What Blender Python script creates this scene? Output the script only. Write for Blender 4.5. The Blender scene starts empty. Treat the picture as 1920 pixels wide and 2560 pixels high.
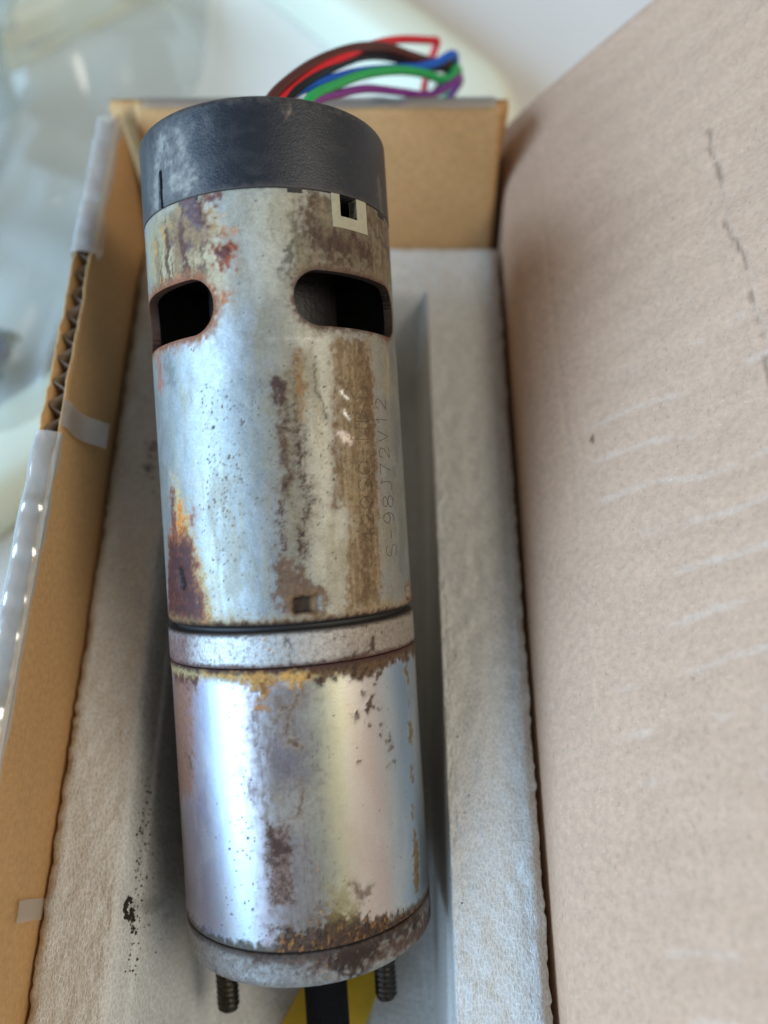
import bpy, bmesh, math
import numpy as np
from mathutils import Matrix, Vector
rng = np.random.default_rng(7)
S = bpy.context.scene
COL = S.collection

# ------------------------------------------------------------------ camera, light, exposure
K = 0.001                      # everything below is in millimetres
ZO = 192.0                     # the camera's height above the table (mm)
PITCH = math.radians(24.3)
FPX = 2050.0                   # focal length in photograph pixels (1920 x 2560)
cam_d = bpy.data.cameras.new('camera')
cam = bpy.data.objects.new('camera', cam_d); COL.objects.link(cam)
cam.location = (0, 0, ZO * K); cam.rotation_euler = (PITCH, 0, 0)
cam_d.sensor_fit = 'VERTICAL'; cam_d.sensor_height = 36; cam_d.lens = FPX / 2560 * 36
cam_d.clip_start = 0.005; cam_d.clip_end = 20
cam_d.dof.use_dof = True; cam_d.dof.focus_distance = 0.131; cam_d.dof.aperture_fstop = 7.3
S.camera = cam
w = bpy.data.worlds.new('World'); S.world = w; w.use_nodes = True
w.node_tree.nodes['Background'].inputs[0].default_value = (1.0, 0.96, 0.90, 1)
w.node_tree.nodes['Background'].inputs[1].default_value = 0.19
S.view_settings.view_transform = 'Standard'; S.view_settings.look = 'None'
S.view_settings.gamma = 1; S.view_settings.use_curve_mapping = False
S.view_settings.exposure = 0.1
S.cycles.use_denoising = True
S.cycles.max_bounces = 8; S.cycles.transparent_max_bounces = 12
S.cycles.caustics_reflective = False; S.cycles.caustics_refractive = False

def area_light(name, pos, target, sx, sy, power, color):
    d = bpy.data.lights.new(name, 'AREA'); d.shape = 'RECTANGLE'
    d.size = sx * K; d.size_y = sy * K; d.energy = power; d.color = color
    o = bpy.data.objects.new(name, d); COL.objects.link(o)
    p = Vector((pos[0] * K, pos[1] * K, (pos[2] + ZO) * K)); t = Vector((target[0] * K, target[1] * K, (target[2] + ZO) * K))
    o.location = p; o.rotation_euler = (t - p).to_track_quat('-Z', 'Y').to_euler()
    return o
area_light('window_light', (-700, -190, 240), (-5, 40, -130), 850, 470, 13.0, (0.45, 0.70, 1.0))
area_light('room_light', (500, -60, 440), (-20, 60, -140), 300, 380, 2.9, (1.0, 0.92, 0.78))

# ------------------------------------------------------------------ geometry of the place
CP, SP = math.cos(PITCH), math.sin(PITCH)
O_ = np.array([0, SP, -CP]); U_ = np.array([0, CP, SP]); R_ = np.array([1.0, 0, 0])
def ray(x, y): return O_ + R_ * ((x - 960) / FPX) + U_ * ((1280 - y) / FPX)
def P(x, y, depth): return ray(x, y) * depth
def on_z(x, y, z): d = ray(x, y); return d * (z / d[2])
# the motor's axis: tilted up out of the box
AX = np.array([-17.2, 0, 0]) + O_ * 144.0
a_ = math.radians(3.55)
M_ = -math.sin(a_) * R_ + math.cos(a_) * U_
EX = math.cos(a_) * R_ + math.sin(a_) * U_
EZ = -O_
RM = 21.0
S_CAP, S_RIM, S_CAN, S_RING, S_GEAR, S_END = 62.8, 48.7, -17.4, -23.4, -66.2, -72.0
def on_motor(x, y, r=RM):
    """pixel of the photograph -> (arc mm, s mm) on the motor's shell"""
    d = ray(x, y); dx, dz = d @ EX, d @ EZ; ox, oz = -AX @ EX, -AX @ EZ
    A = dx * dx + dz * dz; B = ox * dx + oz * dz; C = ox * ox + oz * oz - r * r
    q = B * B - A * C
    t = (-B - math.sqrt(max(q, 0))) / A
    th = math.atan2(ox + t * dx, oz + t * dz)
    return th * RM, (-AX + d * t) @ M_
def to_motor(p):
    v = np.asarray(p) - AX
    return np.array([v @ EX, v @ M_ - S_END, v @ EZ])

# ------------------------------------------------------------------ helpers
def tag(o, label=None, cat=None, group=None, kind=None):
    if label: o['label'] = label
    if cat: o['category'] = cat
    if group: o['group'] = group
    if kind: o['kind'] = kind
    return o
def mesh_obj(name, V, F, mat, parent=None, world=True, smooth=True, attrs=None):
    """world=True: V in mm relative to the camera; else V already local to the parent in mm"""
    V = np.asarray(V, float).reshape(-1, 3).copy()
    if world: V[:, 2] += ZO
    V *= K
    me = bpy.data.meshes.new(name)
    if isinstance(F, np.ndarray) and F.ndim == 2:
        n = F.shape[1]
        me.vertices.add(len(V)); me.vertices.foreach_set('co', V.ravel())
        me.loops.add(F.size); me.loops.foreach_set('vertex_index', F.astype(np.int32).ravel())
        me.polygons.add(len(F)); me.polygons.foreach_set('loop_start', np.arange(0, F.size, n, dtype=np.int32))
        me.update(calc_edges=True); me.validate()
    else:
        me.from_pydata([tuple(v) for v in V], [], [tuple(int(i) for i in f) for f in F]); me.update()
    if smooth: me.polygons.foreach_set('use_smooth', np.ones(len(me.polygons), bool))
    for k, a in (attrs or {}).items():
        if a.ndim == 2:
            at = me.attributes.new(k, 'FLOAT_COLOR', 'POINT')
            at.data.foreach_set('color', np.concatenate([a, np.ones((len(a), 1))], 1).astype(np.float32).ravel())
        else:
            at = me.attributes.new(k, 'FLOAT', 'POINT'); at.data.foreach_set('value', a.astype(np.float32))
    o = bpy.data.objects.new(name, me); COL.objects.link(o)
    if mat: me.materials.append(mat)
    if parent: o.parent = parent
    return o
def empty(name, loc=(0, 0, -192), mat=None):
    o = bpy.data.objects.new(name, None); COL.objects.link(o); o.empty_display_size = 0.01
    o.location = (loc[0] * K, loc[1] * K, (loc[2] + ZO) * K)
    if mat is not None: o.matrix_world = mat
    return o
class MB:
    def __init__(s): s.v = []; s.f = []
    def add(s, V, F):
        n = len(s.v); s.v += [tuple(p) for p in V]; s.f += [tuple(i + n for i in f) for f in F]
    def box(s, x0, x1, y0, y1, z0, z1):
        s.add([(x0, y0, z0), (x1, y0, z0), (x1, y1, z0), (x0, y1, z0), (x0, y0, z1), (x1, y0, z1), (x1, y1, z1), (x0, y1, z1)],
              [(0, 3, 2, 1), (4, 5, 6, 7), (0, 1, 5, 4), (1, 2, 6, 5), (2, 3, 7, 6), (3, 0, 4, 7)])
    def tube(s, pts, r, n=10, cap=True):
        pts = [np.asarray(p, float) for p in pts]; V = []; F = []
        prev = None
        for i, p in enumerate(pts):
            t = pts[min(i + 1, len(pts) - 1)] - pts[max(i - 1, 0)]; t /= np.linalg.norm(t) + 1e-9
            a = np.cross(t, [0, 0, 1.0] if prev is None else prev) if prev is None else prev - t * (prev @ t)
            a /= np.linalg.norm(a) + 1e-9; prev = a; b = np.cross(t, a)
            rr = r[i] if hasattr(r, '__len__') else r
            for k in range(n):
                c = 2 * math.pi * k / n; V.append(p + rr * (a * math.cos(c) + b * math.sin(c)))
        for i in range(len(pts) - 1):
            for k in range(n):
                F.append((i * n + k, i * n + (k + 1) % n, (i + 1) * n + (k + 1) % n, (i + 1) * n + k))
        if cap: F.append(tuple(range(n))[::-1]); F.append(tuple((len(pts) - 1) * n + k for k in range(n)))
        s.add(V, F)
    def build(s, name, mat, parent=None, off=(0, 0, 0), smooth=False, world=None):
        V = np.array(s.v) - np.array(off, float)
        return mesh_obj(name, V, s.f, mat, parent, world=(parent is None) if world is None else world, smooth=smooth)
def smooth_path(pts, n=10):
    pts = np.array(pts, float); out = []
    Q = np.vstack([2 * pts[0] - pts[1], pts, 2 * pts[-1] - pts[-2]])
    for i in range(1, len(Q) - 2):
        for k in range(n):
            t = k / n; a, b, c, d = Q[i - 1], Q[i], Q[i + 1], Q[i + 2]
            out.append(.5 * (2 * b + (c - a) * t + (2 * a - 5 * b + 4 * c - d) * t * t + (3 * b - a - 3 * c + d) * t ** 3))
    out.append(pts[-1]); return np.array(out)
def sstep(a, b, x):
    t = np.clip((x - a) / (b - a), 0, 1); return t * t * (3 - 2 * t)
_tab = np.random.default_rng(3).random((256, 256))
def vnoise(x, y, seed=0):
    x = np.asarray(x, float) + seed * 17.31; y = np.asarray(y, float) + seed * 41.77
    xi = np.floor(x).astype(int); yi = np.floor(y).astype(int); fx = x - xi; fy = y - yi
    fx = fx * fx * (3 - 2 * fx); fy = fy * fy * (3 - 2 * fy)
    g = lambda i, j: _tab[i & 255, j & 255]
    return (g(xi, yi) * (1 - fx) + g(xi + 1, yi) * fx) * (1 - fy) + (g(xi, yi + 1) * (1 - fx) + g(xi + 1, yi + 1) * fx) * fy
def fbm(x, y, seed=0, octv=4):
    r = 0; a = .5; t = 0
    for k in range(octv):
        r = r + a * vnoise((np.asarray(x) * .8 - np.asarray(y) * .6 * (k > 0)) * 2.03 ** k if k else np.asarray(x), (np.asarray(y) * .8 + np.asarray(x) * .6) * 2.03 ** k if k else np.asarray(y), seed + k * 5); t += a; a *= .55
    return r / t
def lin(r, g, b):
    f = lambda c: (c / 255 / 12.92) if c / 255 <= .04045 else ((c / 255 + .055) / 1.055) ** 2.4
    return np.array([f(r), f(g), f(b)])

# ------------------------------------------------------------------ materials
def new_mat(name):
    m = bpy.data.materials.new(name); m.use_nodes = True
    nt = m.node_tree; b = nt.nodes['Principled BSDF']
    return m, nt, b
def nd(nt, typ, **kw):
    n = nt.nodes.new(typ)
    for k, v in kw.items():
        if k.startswith('i_'): n.inputs[k[2:].replace('_', ' ')].default_value = v
        else: setattr(n, k, v)
    return n
def coords(nt, scale=(1, 1, 1)):
    t = nd(nt, 'ShaderNodeTexCoord'); m = nd(nt, 'ShaderNodeMapping'); m.inputs['Scale'].default_value = scale
    nt.links.new(t.outputs['Object'], m.inputs['Vector']); return m.outputs['Vector']
def noise(nt, vec, scale, detail=4, rough=.55):
    n = nd(nt, 'ShaderNodeTexNoise'); n.inputs['Scale'].default_value = scale; n.inputs['Detail'].default_value = detail
    n.inputs['Roughness'].default_value = rough; nt.links.new(vec, n.inputs['Vector']); return n.outputs['Fac']
def ramp(nt, fac, stops):
    r = nd(nt, 'ShaderNodeValToRGB'); e = r.color_ramp.elements
    while len(e) < len(stops): e.new(.5)
    for el, (p, c) in zip(e, stops): el.position = p; el.color = (*c, 1) if len(c) == 3 else c
    nt.links.new(fac, r.inputs['Fac']); return r.outputs['Color']
def mix(nt, fac, a, b, mode='MIX'):
    m = nd(nt, 'ShaderNodeMix', data_type='RGBA', blend_type=mode)
    for s, v in ((0, fac), (6, a), (7, b)):
        if hasattr(v, 'is_linked'): nt.links.new(v, m.inputs[s])
        else: m.inputs[s].default_value = v if s == 0 else (*v, 1)
    return m.outputs[2]
def bump(nt, h, strength, dist, prev=None):
    b = nd(nt, 'ShaderNodeBump'); b.inputs['Strength'].default_value = strength; b.inputs['Distance'].default_value = dist * K
    nt.links.new(h, b.inputs['Height'])
    if prev: nt.links.new(prev, b.inputs['Normal'])
    return b.outputs['Normal']
def attr(nt, name): return nd(nt, 'ShaderNodeAttribute', attribute_name=name)
def simple(name, c, rough=.5, metal=0, var=.12, scale=400, bmp=.15, spec=.5):
    m, nt, b = new_mat(name); v = coords(nt); n = noise(nt, v, scale, 5)
    c = np.array(c); nt.links.new(ramp(nt, n, [(.25, tuple(c * (1 - var))), (.75, tuple(np.clip(c * (1 + var), 0, 1)))]), b.inputs['Base Color'])
    b.inputs['Roughness'].default_value = rough; b.inputs['Metallic'].default_value = metal; b.inputs['Specular IOR Level'].default_value = spec
    nt.links.new(bump(nt, n, bmp, .3), b.inputs['Normal']); return m

def painted(name, fine_scale=2500, fine_bump=.25, var=.18, rough_var=.15, stain=.75):
    m, nt, b = new_mat(name); v = coords(nt)
    n = noise(nt, v, fine_scale, 4, .65); n2 = noise(nt, v, fine_scale * .22, 3)
    c = attr(nt, 'col').outputs['Color']
    f = ramp(nt, n, [(.28, (1 - var,) * 3), (.72, (1 + var * .6,) * 3)])
    cc = mix(nt, 1.0, c, f, 'MULTIPLY')
    mo = ramp(nt, noise(nt, v, fine_scale * .45, 6, .75), [(.32, (.28,) * 3), (.5, (.85,) * 3), (.68, (1.3, 1.24, 1.15))])
    iv = nd(nt, 'ShaderNodeMath', operation='SUBTRACT'); iv.inputs[0].default_value = stain; nt.links.new(attr(nt, 'metal').outputs['Fac'], iv.inputs[1]); iv.use_clamp = True
    cc = mix(nt, iv.outputs[0], cc, mix(nt, 1.0, cc, mo, 'MULTIPLY'))
    nt.links.new(cc, b.inputs['Base Color'])
    nt.links.new(attr(nt, 'metal').outputs['Fac'], b.inputs['Metallic'])
    ma = nd(nt, 'ShaderNodeMath', operation='MULTIPLY_ADD'); nt.links.new(n2, ma.inputs[0]); ma.inputs[1].default_value = rough_var
    nt.links.new(attr(nt, 'rough').outputs['Fac'], ma.inputs[2]); nt.links.new(ma.outputs[0], b.inputs['Roughness'])
    nt.links.new(bump(nt, n, fine_bump, .08), b.inputs['Normal'])
    return m
M_CAN = painted('weathered_zinc_plating', 2600, .3)
M_GEAR = painted('iridescent_zinc_with_reflections', 3200, .12, .10, .08)  # its colour bands mix plating iridescence with painted reflections
M_CAST = painted('cast_alloy', 2200, .9, .30)
M_CAP = painted('black_textured_plastic', 2600, 1.0, .25, .15, .15)
M_CAP.node_tree.nodes['Principled BSDF'].inputs['Specular IOR Level'].default_value = .5

def kraft(name, base, dark, light, fibre=1.0, use_attr=False):
    m, nt, b = new_mat(name); v = coords(nt)
    n1 = noise(nt, v, 90, 4); n2 = noise(nt, v, 900, 5, .7)
    vs = coords(nt, (2300, 800, 2300)); n3 = noise(nt, vs, 1, 3, .6)
    vs2 = coords(nt, (800, 1900, 800)); n4 = noise(nt, vs2, 1, 3, .6)
    c = ramp(nt, n1, [(.3, tuple(np.array(base) * .93)), (.7, tuple(np.array(base) * 1.06))])
    c = mix(nt, .5, c, ramp(nt, n2, [(.3, tuple(np.array(base) * .70)), (.7, tuple(np.array(base) * 1.25))]))
    c = mix(nt, ramp(nt, n3, [(.62, (0, 0, 0)), (.74, (.38 * fibre,) * 3)]), c, dark)
    c = mix(nt, ramp(nt, n4, [(.62, (0, 0, 0)), (.76, (.34 * fibre,) * 3)]), c, light)
    if use_attr:
        a = attr(nt, 'scuff').outputs['Fac']
        r = ramp(nt, noise(nt, v, 1300, 4, .7), [(.3, (.25,) * 3), (.65, (1,) * 3)])
        mm = nd(nt, 'ShaderNodeMath', operation='MULTIPLY'); nt.links.new(a, mm.inputs[0]); nt.links.new(r, mm.inputs[1])
        c = mix(nt, mm.outputs[0], c, light)
        c = mix(nt, attr(nt, 'mark').outputs['Fac'], c, dark)
    nt.links.new(c, b.inputs['Base Color']); b.inputs['Roughness'].default_value = .78; b.inputs['Specular IOR Level'].default_value = .25
    nt.links.new(bump(nt, n2, .7, .15), b.inputs['Normal']); return m
KB = (.57, .34, .15)
M_KRAFT = kraft('kraft_cardboard', KB, (.16, .09, .05), (.66, .52, .38))
M_FLAP = kraft('kraft_cardboard_flap', (.63, .40, .265), (.16, .09, .05), (.86, .72, .60), 1.0, True)
M_FLUTE = kraft('raw_cardboard_edge', (.20, .15, .11), (.1, .07, .05), (.5, .42, .33))

def foam_mat():
    m, nt, b = new_mat('white_foam'); v = coords(nt)
    vo = nd(nt, 'ShaderNodeTexVoronoi', feature='DISTANCE_TO_EDGE'); vo.inputs['Scale'].default_value = 1500
    vs = coords(nt, (1.25, .62, 1.0)); nt.links.new(vs, vo.inputs['Vector'])
    n1 = noise(nt, v, 120, 4); n2 = noise(nt, coords(nt, (1800, 700, 1800)), 1, 4, .7)
    c = ramp(nt, n1, [(.3, (.61, .60, .57)), (.7, (.72, .72, .70))])
    c = mix(nt, ramp(nt, n2, [(.35, (0, 0, 0)), (.7, (.55,) * 3)]), c, (.80, .80, .78))
    c = mix(nt, ramp(nt, vo.outputs['Distance'], [(0, (.75,) * 3), (.10, (.25,) * 3), (.35, (0, 0, 0))]), mix(nt, 1.0, c, (.80, .79, .76), 'MULTIPLY'), (.86, .86, .84))
    c = mix(nt, attr(nt, 'dirt').outputs['Fac'], c, (.06, .045, .03))
    nt.links.new(c, b.inputs['Base Color'])
    b.inputs['Roughness'].default_value = .24; b.inputs['Specular IOR Level'].default_value = .6
    e = ramp(nt, vo.outputs['Distance'], [(0, (1, 1, 1)), (.14, (.2,) * 3), (.4, (0, 0, 0))])
    nb = bump(nt, e, .25, .2); nb = bump(nt, n2, .6, .35, nb); nb = bump(nt, noise(nt, coords(nt, (3400, 1100, 3400)), 1, 3, .6), .7, .25, nb); nb = bump(nt, noise(nt, coords(nt, (500, 1700, 900)), 1, 4, .7), .5, .3, nb)
    nt.links.new(nb, b.inputs['Normal']); return m
M_FOAM = foam_mat()
def clear(name, gloss=.22, rough=.12, tint=(1, 1, 1), bscale=60, bst=.5, haze=.12):
    m = bpy.data.materials.new(name); m.use_nodes = True; nt = m.node_tree; nt.nodes.remove(nt.nodes['Principled BSDF'])
    out = nt.nodes['Material Output']; t = nd(nt, 'ShaderNodeBsdfTransparent'); t.inputs[0].default_value = (*tint, 1)
    g = nd(nt, 'ShaderNodeBsdfGlossy'); g.inputs['Roughness'].default_value = rough
    v = coords(nt); n = noise(nt, v, bscale, 3); nt.links.new(bump(nt, n, bst, 2.0), g.inputs['Normal'])
    lw = nd(nt, 'ShaderNodeLayerWeight'); lw.inputs['Blend'].default_value = gloss
    mx = nd(nt, 'ShaderNodeMixShader'); ma = nd(nt, 'ShaderNodeMath', operation='MULTIPLY_ADD')
    nt.links.new(lw.outputs['Facing'], ma.inputs[0]); ma.inputs[1].default_value = .6; ma.inputs[2].default_value = gloss; ma.use_clamp = True
    nt.links.new(ma.outputs[0], mx.inputs[0]); nt.links.new(t.outputs[0], mx.inputs[1]); nt.links.new(g.outputs[0], mx.inputs[2])
    tr = nd(nt, 'ShaderNodeBsdfDiffuse'); tr.inputs[0].default_value = (.85, .87, .84, 1); m2 = nd(nt, 'ShaderNodeMixShader'); m2.inputs[0].default_value = haze
    nt.links.new(mx.outputs[0], m2.inputs[1]); nt.links.new(tr.outputs[0], m2.inputs[2])
    nt.links.new(m2.outputs[0], out.inputs['Surface']); return m
M_TAPE = clear('clear_packing_tape', .32, .2, (.95, .95, .93), 40, .2, .30)
M_BAG = clear('clear_plastic_film', .07, .2, (.97, .98, .97), 20, .2, .16)
M_TRAY = simple('cream_plastic', (.82, .83, .66), .35, 0, .04, 20, .02)
M_TRAYF = simple('pale_grey_plastic', (.80, .82, .77), .4, 0, .06, 18, .05)
M_TABLE = simple('pale_table', (.80, .79, .76), .45, 0, .06, 14, .02)
M_DARK = simple('dark_interior', (.012, .010, .009), .6, 0, .3, 600)
M_ARM = simple('oily_armature', (.010, .008, .007), .5, .2, .5, 900, .6)
M_CREAM = simple('aged_cream_plastic', (.38, .36, .26), .45, 0, .12, 900, .2)
M_STUD = simple('dark_oiled_steel', (.05, .042, .032), .34, .9, .5, 1800, .5)
M_SHAFT = simple('matt_black_sleeve', (.006, .006, .007), .95, 0, .4, 2000, .6, .15)
M_YEL = simple('yellow_plastic', (.72, .46, .02), .5, 0, .06, 500, .1)
M_INK = simple('engraved_line', (.055, .045, .035), .7, .1, .3, 1500, .1)

# ------------------------------------------------------------------ painting weather onto the motor's shell
class Shell:
    """a fine grid around the motor's axis; wear is laid on it in mm of arc and length"""
    def __init__(s, prof, fine=.23, th_fine=104):
        prof = np.array(prof, float)
        a = np.radians(np.concatenate([np.arange(-th_fine, th_fine, math.degrees(fine / RM)), np.arange(th_fine, 360 - th_fine, 2.5)]))
        s.th = a; s.s = prof[:, 0]; s.r = prof[:, 1]
        s.TH, s.SS = np.meshgrid(a, s.s); s.RR = np.repeat(s.r[:, None], len(a), 1)
        s.A = np.where(s.TH > math.pi, s.TH - 2 * math.pi, s.TH) * RM
        sh = s.TH.shape; s.col = np.zeros(sh + (3,)); s.rough = np.zeros(sh); s.metal = np.zeros(sh); s.h = np.zeros(sh)
        s.w1 = fbm(s.A * .9, s.SS * .9, 1, 4) - .5; s.w2 = fbm(s.A * .9, s.SS * .9, 2, 4) - .5
        s.f1 = fbm(s.A * 1.6, s.SS * 1.4, 4, 6); s.st = fbm(s.A * 2.4, s.SS * .16, 6, 4)
        s.gr = fbm(s.A * 5, s.SS * 5, 8, 3)
    def put(s, m, col=None, rough=None, metal=None, h=None):
        m = np.clip(m, 0, 1)
        if col is not None: s.col += (np.asarray(col) - s.col) * m[..., None]
        if rough is not None: s.rough += (rough - s.rough) * m
        if metal is not None: s.metal += (metal - s.metal) * m
        if h is not None: s.h += h * m
    def line(s, pts, wd, warp=1.0, soft=.6, ax=1.0, rag=.8):
        """mask round a polyline of photograph pixels; wd: half width in mm (one or one per point)"""
        q = np.array([on_motor(*p) for p in pts]); wd = np.broadcast_to(np.asarray(wd, float), (len(pts),))
        A = s.A + s.w1 * 2.4 * warp; B = s.SS + s.w2 * 2.4 * warp
        best = np.full(A.shape, -1e9)
        if len(q) == 1: best = wd[0] - np.hypot((A - q[0, 0]) / ax, B - q[0, 1])
        for i in range(len(q) - 1):
            d = q[i + 1] - q[i]; L = d @ d + 1e-9
            t = np.clip(((A - q[i, 0]) * d[0] + (B - q[i, 1]) * d[1]) / L, 0, 1)
            best = np.maximum(best, wd[i] + (wd[i + 1] - wd[i]) * t - np.hypot((A - q[i, 0] - t * d[0]) / ax, B - q[i, 1] - t * d[1]))
        e = best + (s.f1 - .5) * 2 * rag + (s.gr - .5) * .5
        return .62 * sstep(-soft * .6, soft * 1.2, e) + .38 * sstep(-soft * 2.2 - .3, soft * 2.0 + .5, e)
    def area(s, pts, warp=1.0, soft=.8, rag=1.0):
        """mask inside a polygon of photograph pixels"""
        q = np.array([on_motor(*p) for p in pts])
        A = s.A + s.w1 * 2.4 * warp; B = s.SS + s.w2 * 2.4 * warp
        ins = np.zeros(A.shape, bool); dist = np.full(A.shape, 1e9)
        for i in range(len(q)):
            p, r = q[i], q[(i + 1) % len(q)]; d = r - p; L = d @ d + 1e-9
            c = ((p[1] > B) != (r[1] > B)) & (A < (r[0] - p[0]) * (B - p[1]) / (r[1] - p[1] + 1e-12) + p[0]); ins ^= c
            t = np.clip(((A - p[0]) * d[0] + (B - p[1]) * d[1]) / L, 0, 1)
            dist = np.minimum(dist, np.hypot(A - p[0] - t * d[0], B - p[1] - t * d[1]))
        sd = np.where(ins, dist, -dist)
        e = sd + (s.f1 - .5) * 2 * rag + (s.gr - .5) * .6
        return .6 * sstep(-soft, soft * 1.2, e) + .4 * sstep(-soft * 2.2 - .4, soft * 2.2 + .6, e)
    def dots(s, n, box, rmin, rmax, col, rough=.8, depth=0, seed=0, elong=1.0):
        g = np.random.default_rng(seed); q = np.array([on_motor(box[0], box[1]), on_motor(box[2], box[3])])
        lo, hi = q.min(0), q.max(0); m = np.zeros(s.A.shape)
        for _ in range(n):
            a = g.uniform(lo[0], hi[0]); b = g.uniform(lo[1], hi[1]); r = rmin + (rmax - rmin) * g.random() ** 3.2
            j = np.where(np.abs(s.s - b) < r * elong * 1.8)[0]; i = np.where(np.abs(s.A[0] - a) < r * 1.8)[0]
            if len(i) == 0 or len(j) == 0: continue
            if vnoise(a * .33, b * .27, seed + 60) < g.random() * .95: continue
            sl = np.ix_(j, i)
            d = np.hypot(s.A[sl] - a, (s.SS[sl] - b) / elong) + (s.gr[sl] - .5) * r * 1.2
            m[sl] = np.maximum(m[sl], sstep(r, r * .3, d) * g.uniform(.25, .95))
        s.put(m, col, rough, .1, depth)
    def mesh(s, name, mat, parent, holes=(), depth=1.3, close=()):
        nj, ni = s.TH.shape
        A = s.A.copy(); SS = s.SS.copy(); TH = s.TH.copy(); R = s.RR + s.h
        if holes:
            def sdf(a, b):
                d = np.full(np.shape(a), 1e9)
                for k, (ca, cb, L, H, r) in enumerate(holes):
                    qx = np.abs(a - ca) - L + r; qy = np.abs(b - cb) - H + r
                    d = np.minimum(d, np.hypot(np.maximum(qx, 0), np.maximum(qy, 0)) + np.minimum(np.maximum(qx, qy), 0) - r)
                return d
            D = sdf(A, SS); ins = D < 0
        else: ins = np.zeros((nj, ni), bool)
        i2 = (np.arange(ni) + 1) % ni
        kill = ins[:-1] & ins[1:] & ins[:-1][:, i2] & ins[1:][:, i2]
        if holes:
            near = ins & (D > -1.0)
            e = 1e-3
            for _ in range(3):
                g1 = (sdf(A + e, SS) - sdf(A - e, SS)) / (2 * e); g2 = (sdf(A, SS + e) - sdf(A, SS - e)) / (2 * e); d0 = sdf(A, SS)
                da = np.where(near, -d0 * g1, 0); db = np.where(near, -d0 * g2, 0)
                A += da; SS += db; TH += da / RM
        idx = np.arange(nj * ni).reshape(nj, ni)
        q = np.stack([idx[:-1], idx[:-1][:, i2], idx[1:][:, i2], idx[1:]], -1)
        F = q[~kill]
        X = R * np.sin(TH); Z = R * np.cos(TH); V = np.stack([X, SS - S_END, Z], -1).reshape(-1, 3)
        col = s.col.reshape(-1, 3); ro = s.rough.ravel(); me = s.metal.ravel()
        if holes:
            E = []
            kj, ki = np.where(kill[:-1] != kill[1:]); E += [(idx[j + 1, i], idx[j + 1, (i + 1) % ni]) for j, i in zip(kj, ki)]
            kr = np.roll(kill, -1, 1); kj, ki = np.where(kill != kr); E += [(idx[j, (i + 1) % ni], idx[j + 1, (i + 1) % ni]) for j, i in zip(kj, ki)]
            E = np.array(E); u, inv = np.unique(E, return_inverse=True); inv = inv.reshape(E.shape)
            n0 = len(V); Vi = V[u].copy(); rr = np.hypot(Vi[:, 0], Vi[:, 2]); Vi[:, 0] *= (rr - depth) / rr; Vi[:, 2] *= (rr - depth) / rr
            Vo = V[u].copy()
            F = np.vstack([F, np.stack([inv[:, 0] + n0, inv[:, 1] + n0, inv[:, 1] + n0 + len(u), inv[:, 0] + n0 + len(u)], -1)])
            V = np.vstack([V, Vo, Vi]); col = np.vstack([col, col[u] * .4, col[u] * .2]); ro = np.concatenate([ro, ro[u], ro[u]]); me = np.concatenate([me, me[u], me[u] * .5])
        return mesh_obj(name, V, F, mat, parent, world=False, attrs={'col': col, 'rough': ro, 'metal': me})

def span(a, b, step): return np.linspace(a, b, max(2, int(abs(b - a) / step) + 1))
def profile(s0, s1, r, f0=0, f1=0, step=.23, back=4):
    """from the lower end s0 up to s1; f0/f1 corner radii; returns at both ends towards the axis"""
    p = []
    for k in range(6): p.append((s0, r - f0 - back + back * k / 6))
    for t in np.linspace(0, math.pi / 2, 9 if f0 > .3 else 4): p.append((s0 + f0 - f0 * math.cos(t), r - f0 + f0 * math.sin(t)))
    p += [(x, r) for x in span(s0 + f0, s1 - f1, step)[1:-1]]
    for t in np.linspace(0, math.pi / 2, 9 if f1 > .3 else 4): p.append((s1 - f1 + f1 * math.sin(t), r - f1 + f1 * math.cos(t)))
    for k in range(1, 7): p.append((s1, r - f1 - back * k / 6))
    return p

mat_motor = Matrix.Identity(4)
base = AX + M_ * S_END
for c, v in enumerate((EX, M_, EZ)):
    for r in range(3): mat_motor[r][c] = v[r]
mat_motor[0][3], mat_motor[1][3], mat_motor[2][3] = base[0] * K, base[1] * K, (base[2] + ZO) * K
motor = empty('gear_motor', mat=mat_motor)
tag(motor, 'rusty cylindrical gear motor with a black plastic end cap, lying propped in the foam', 'motor')

RUST = lin(120, 52, 24); RUSTD = lin(62, 30, 24); RUSTO = lin(196, 112, 30); BROWN = lin(112, 82, 50); BROWND = lin(58, 40, 28); OCHRE = lin(186, 140, 74); OLIVE = lin(104, 92, 60); BLACK = lin(22, 17, 14)
# ---- motor can
c = Shell(profile(S_CAN, S_RIM, RM, 1.4, .15))
base_c = np.array([.31, .33, .325])
c.put(np.ones_like(c.A), base_c * .96, .42, .80)
big = fbm(c.A * .12, c.SS * .12, 11, 3); mid = fbm(c.A * .5, c.SS * .35, 12, 4)
c.put(sstep(.45, .65, mid) * .5, (.38, .39, .38), .48, .75)
c.put(sstep(.5, .3, mid) * .35, (.33, .33, .29), .40, .75)
c.put(sstep(.55, .75, c.st) * .45, lin(168, 160, 132), .48, .55)
cream = c.area([(560, 470), (760, 470), (740, 560), (705, 720), (640, 760), (600, 720), (585, 600)], soft=2.0, rag=2.0)
c.put(cream * .8, lin(196, 192, 172), .55, .35)
c.put(c.area([(500, 500), (600, 500), (640, 720), (620, 900), (540, 960), (520, 780)], soft=2.5, rag=3.0) * .6, (.50, .54, .58), .40, .8)
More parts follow.
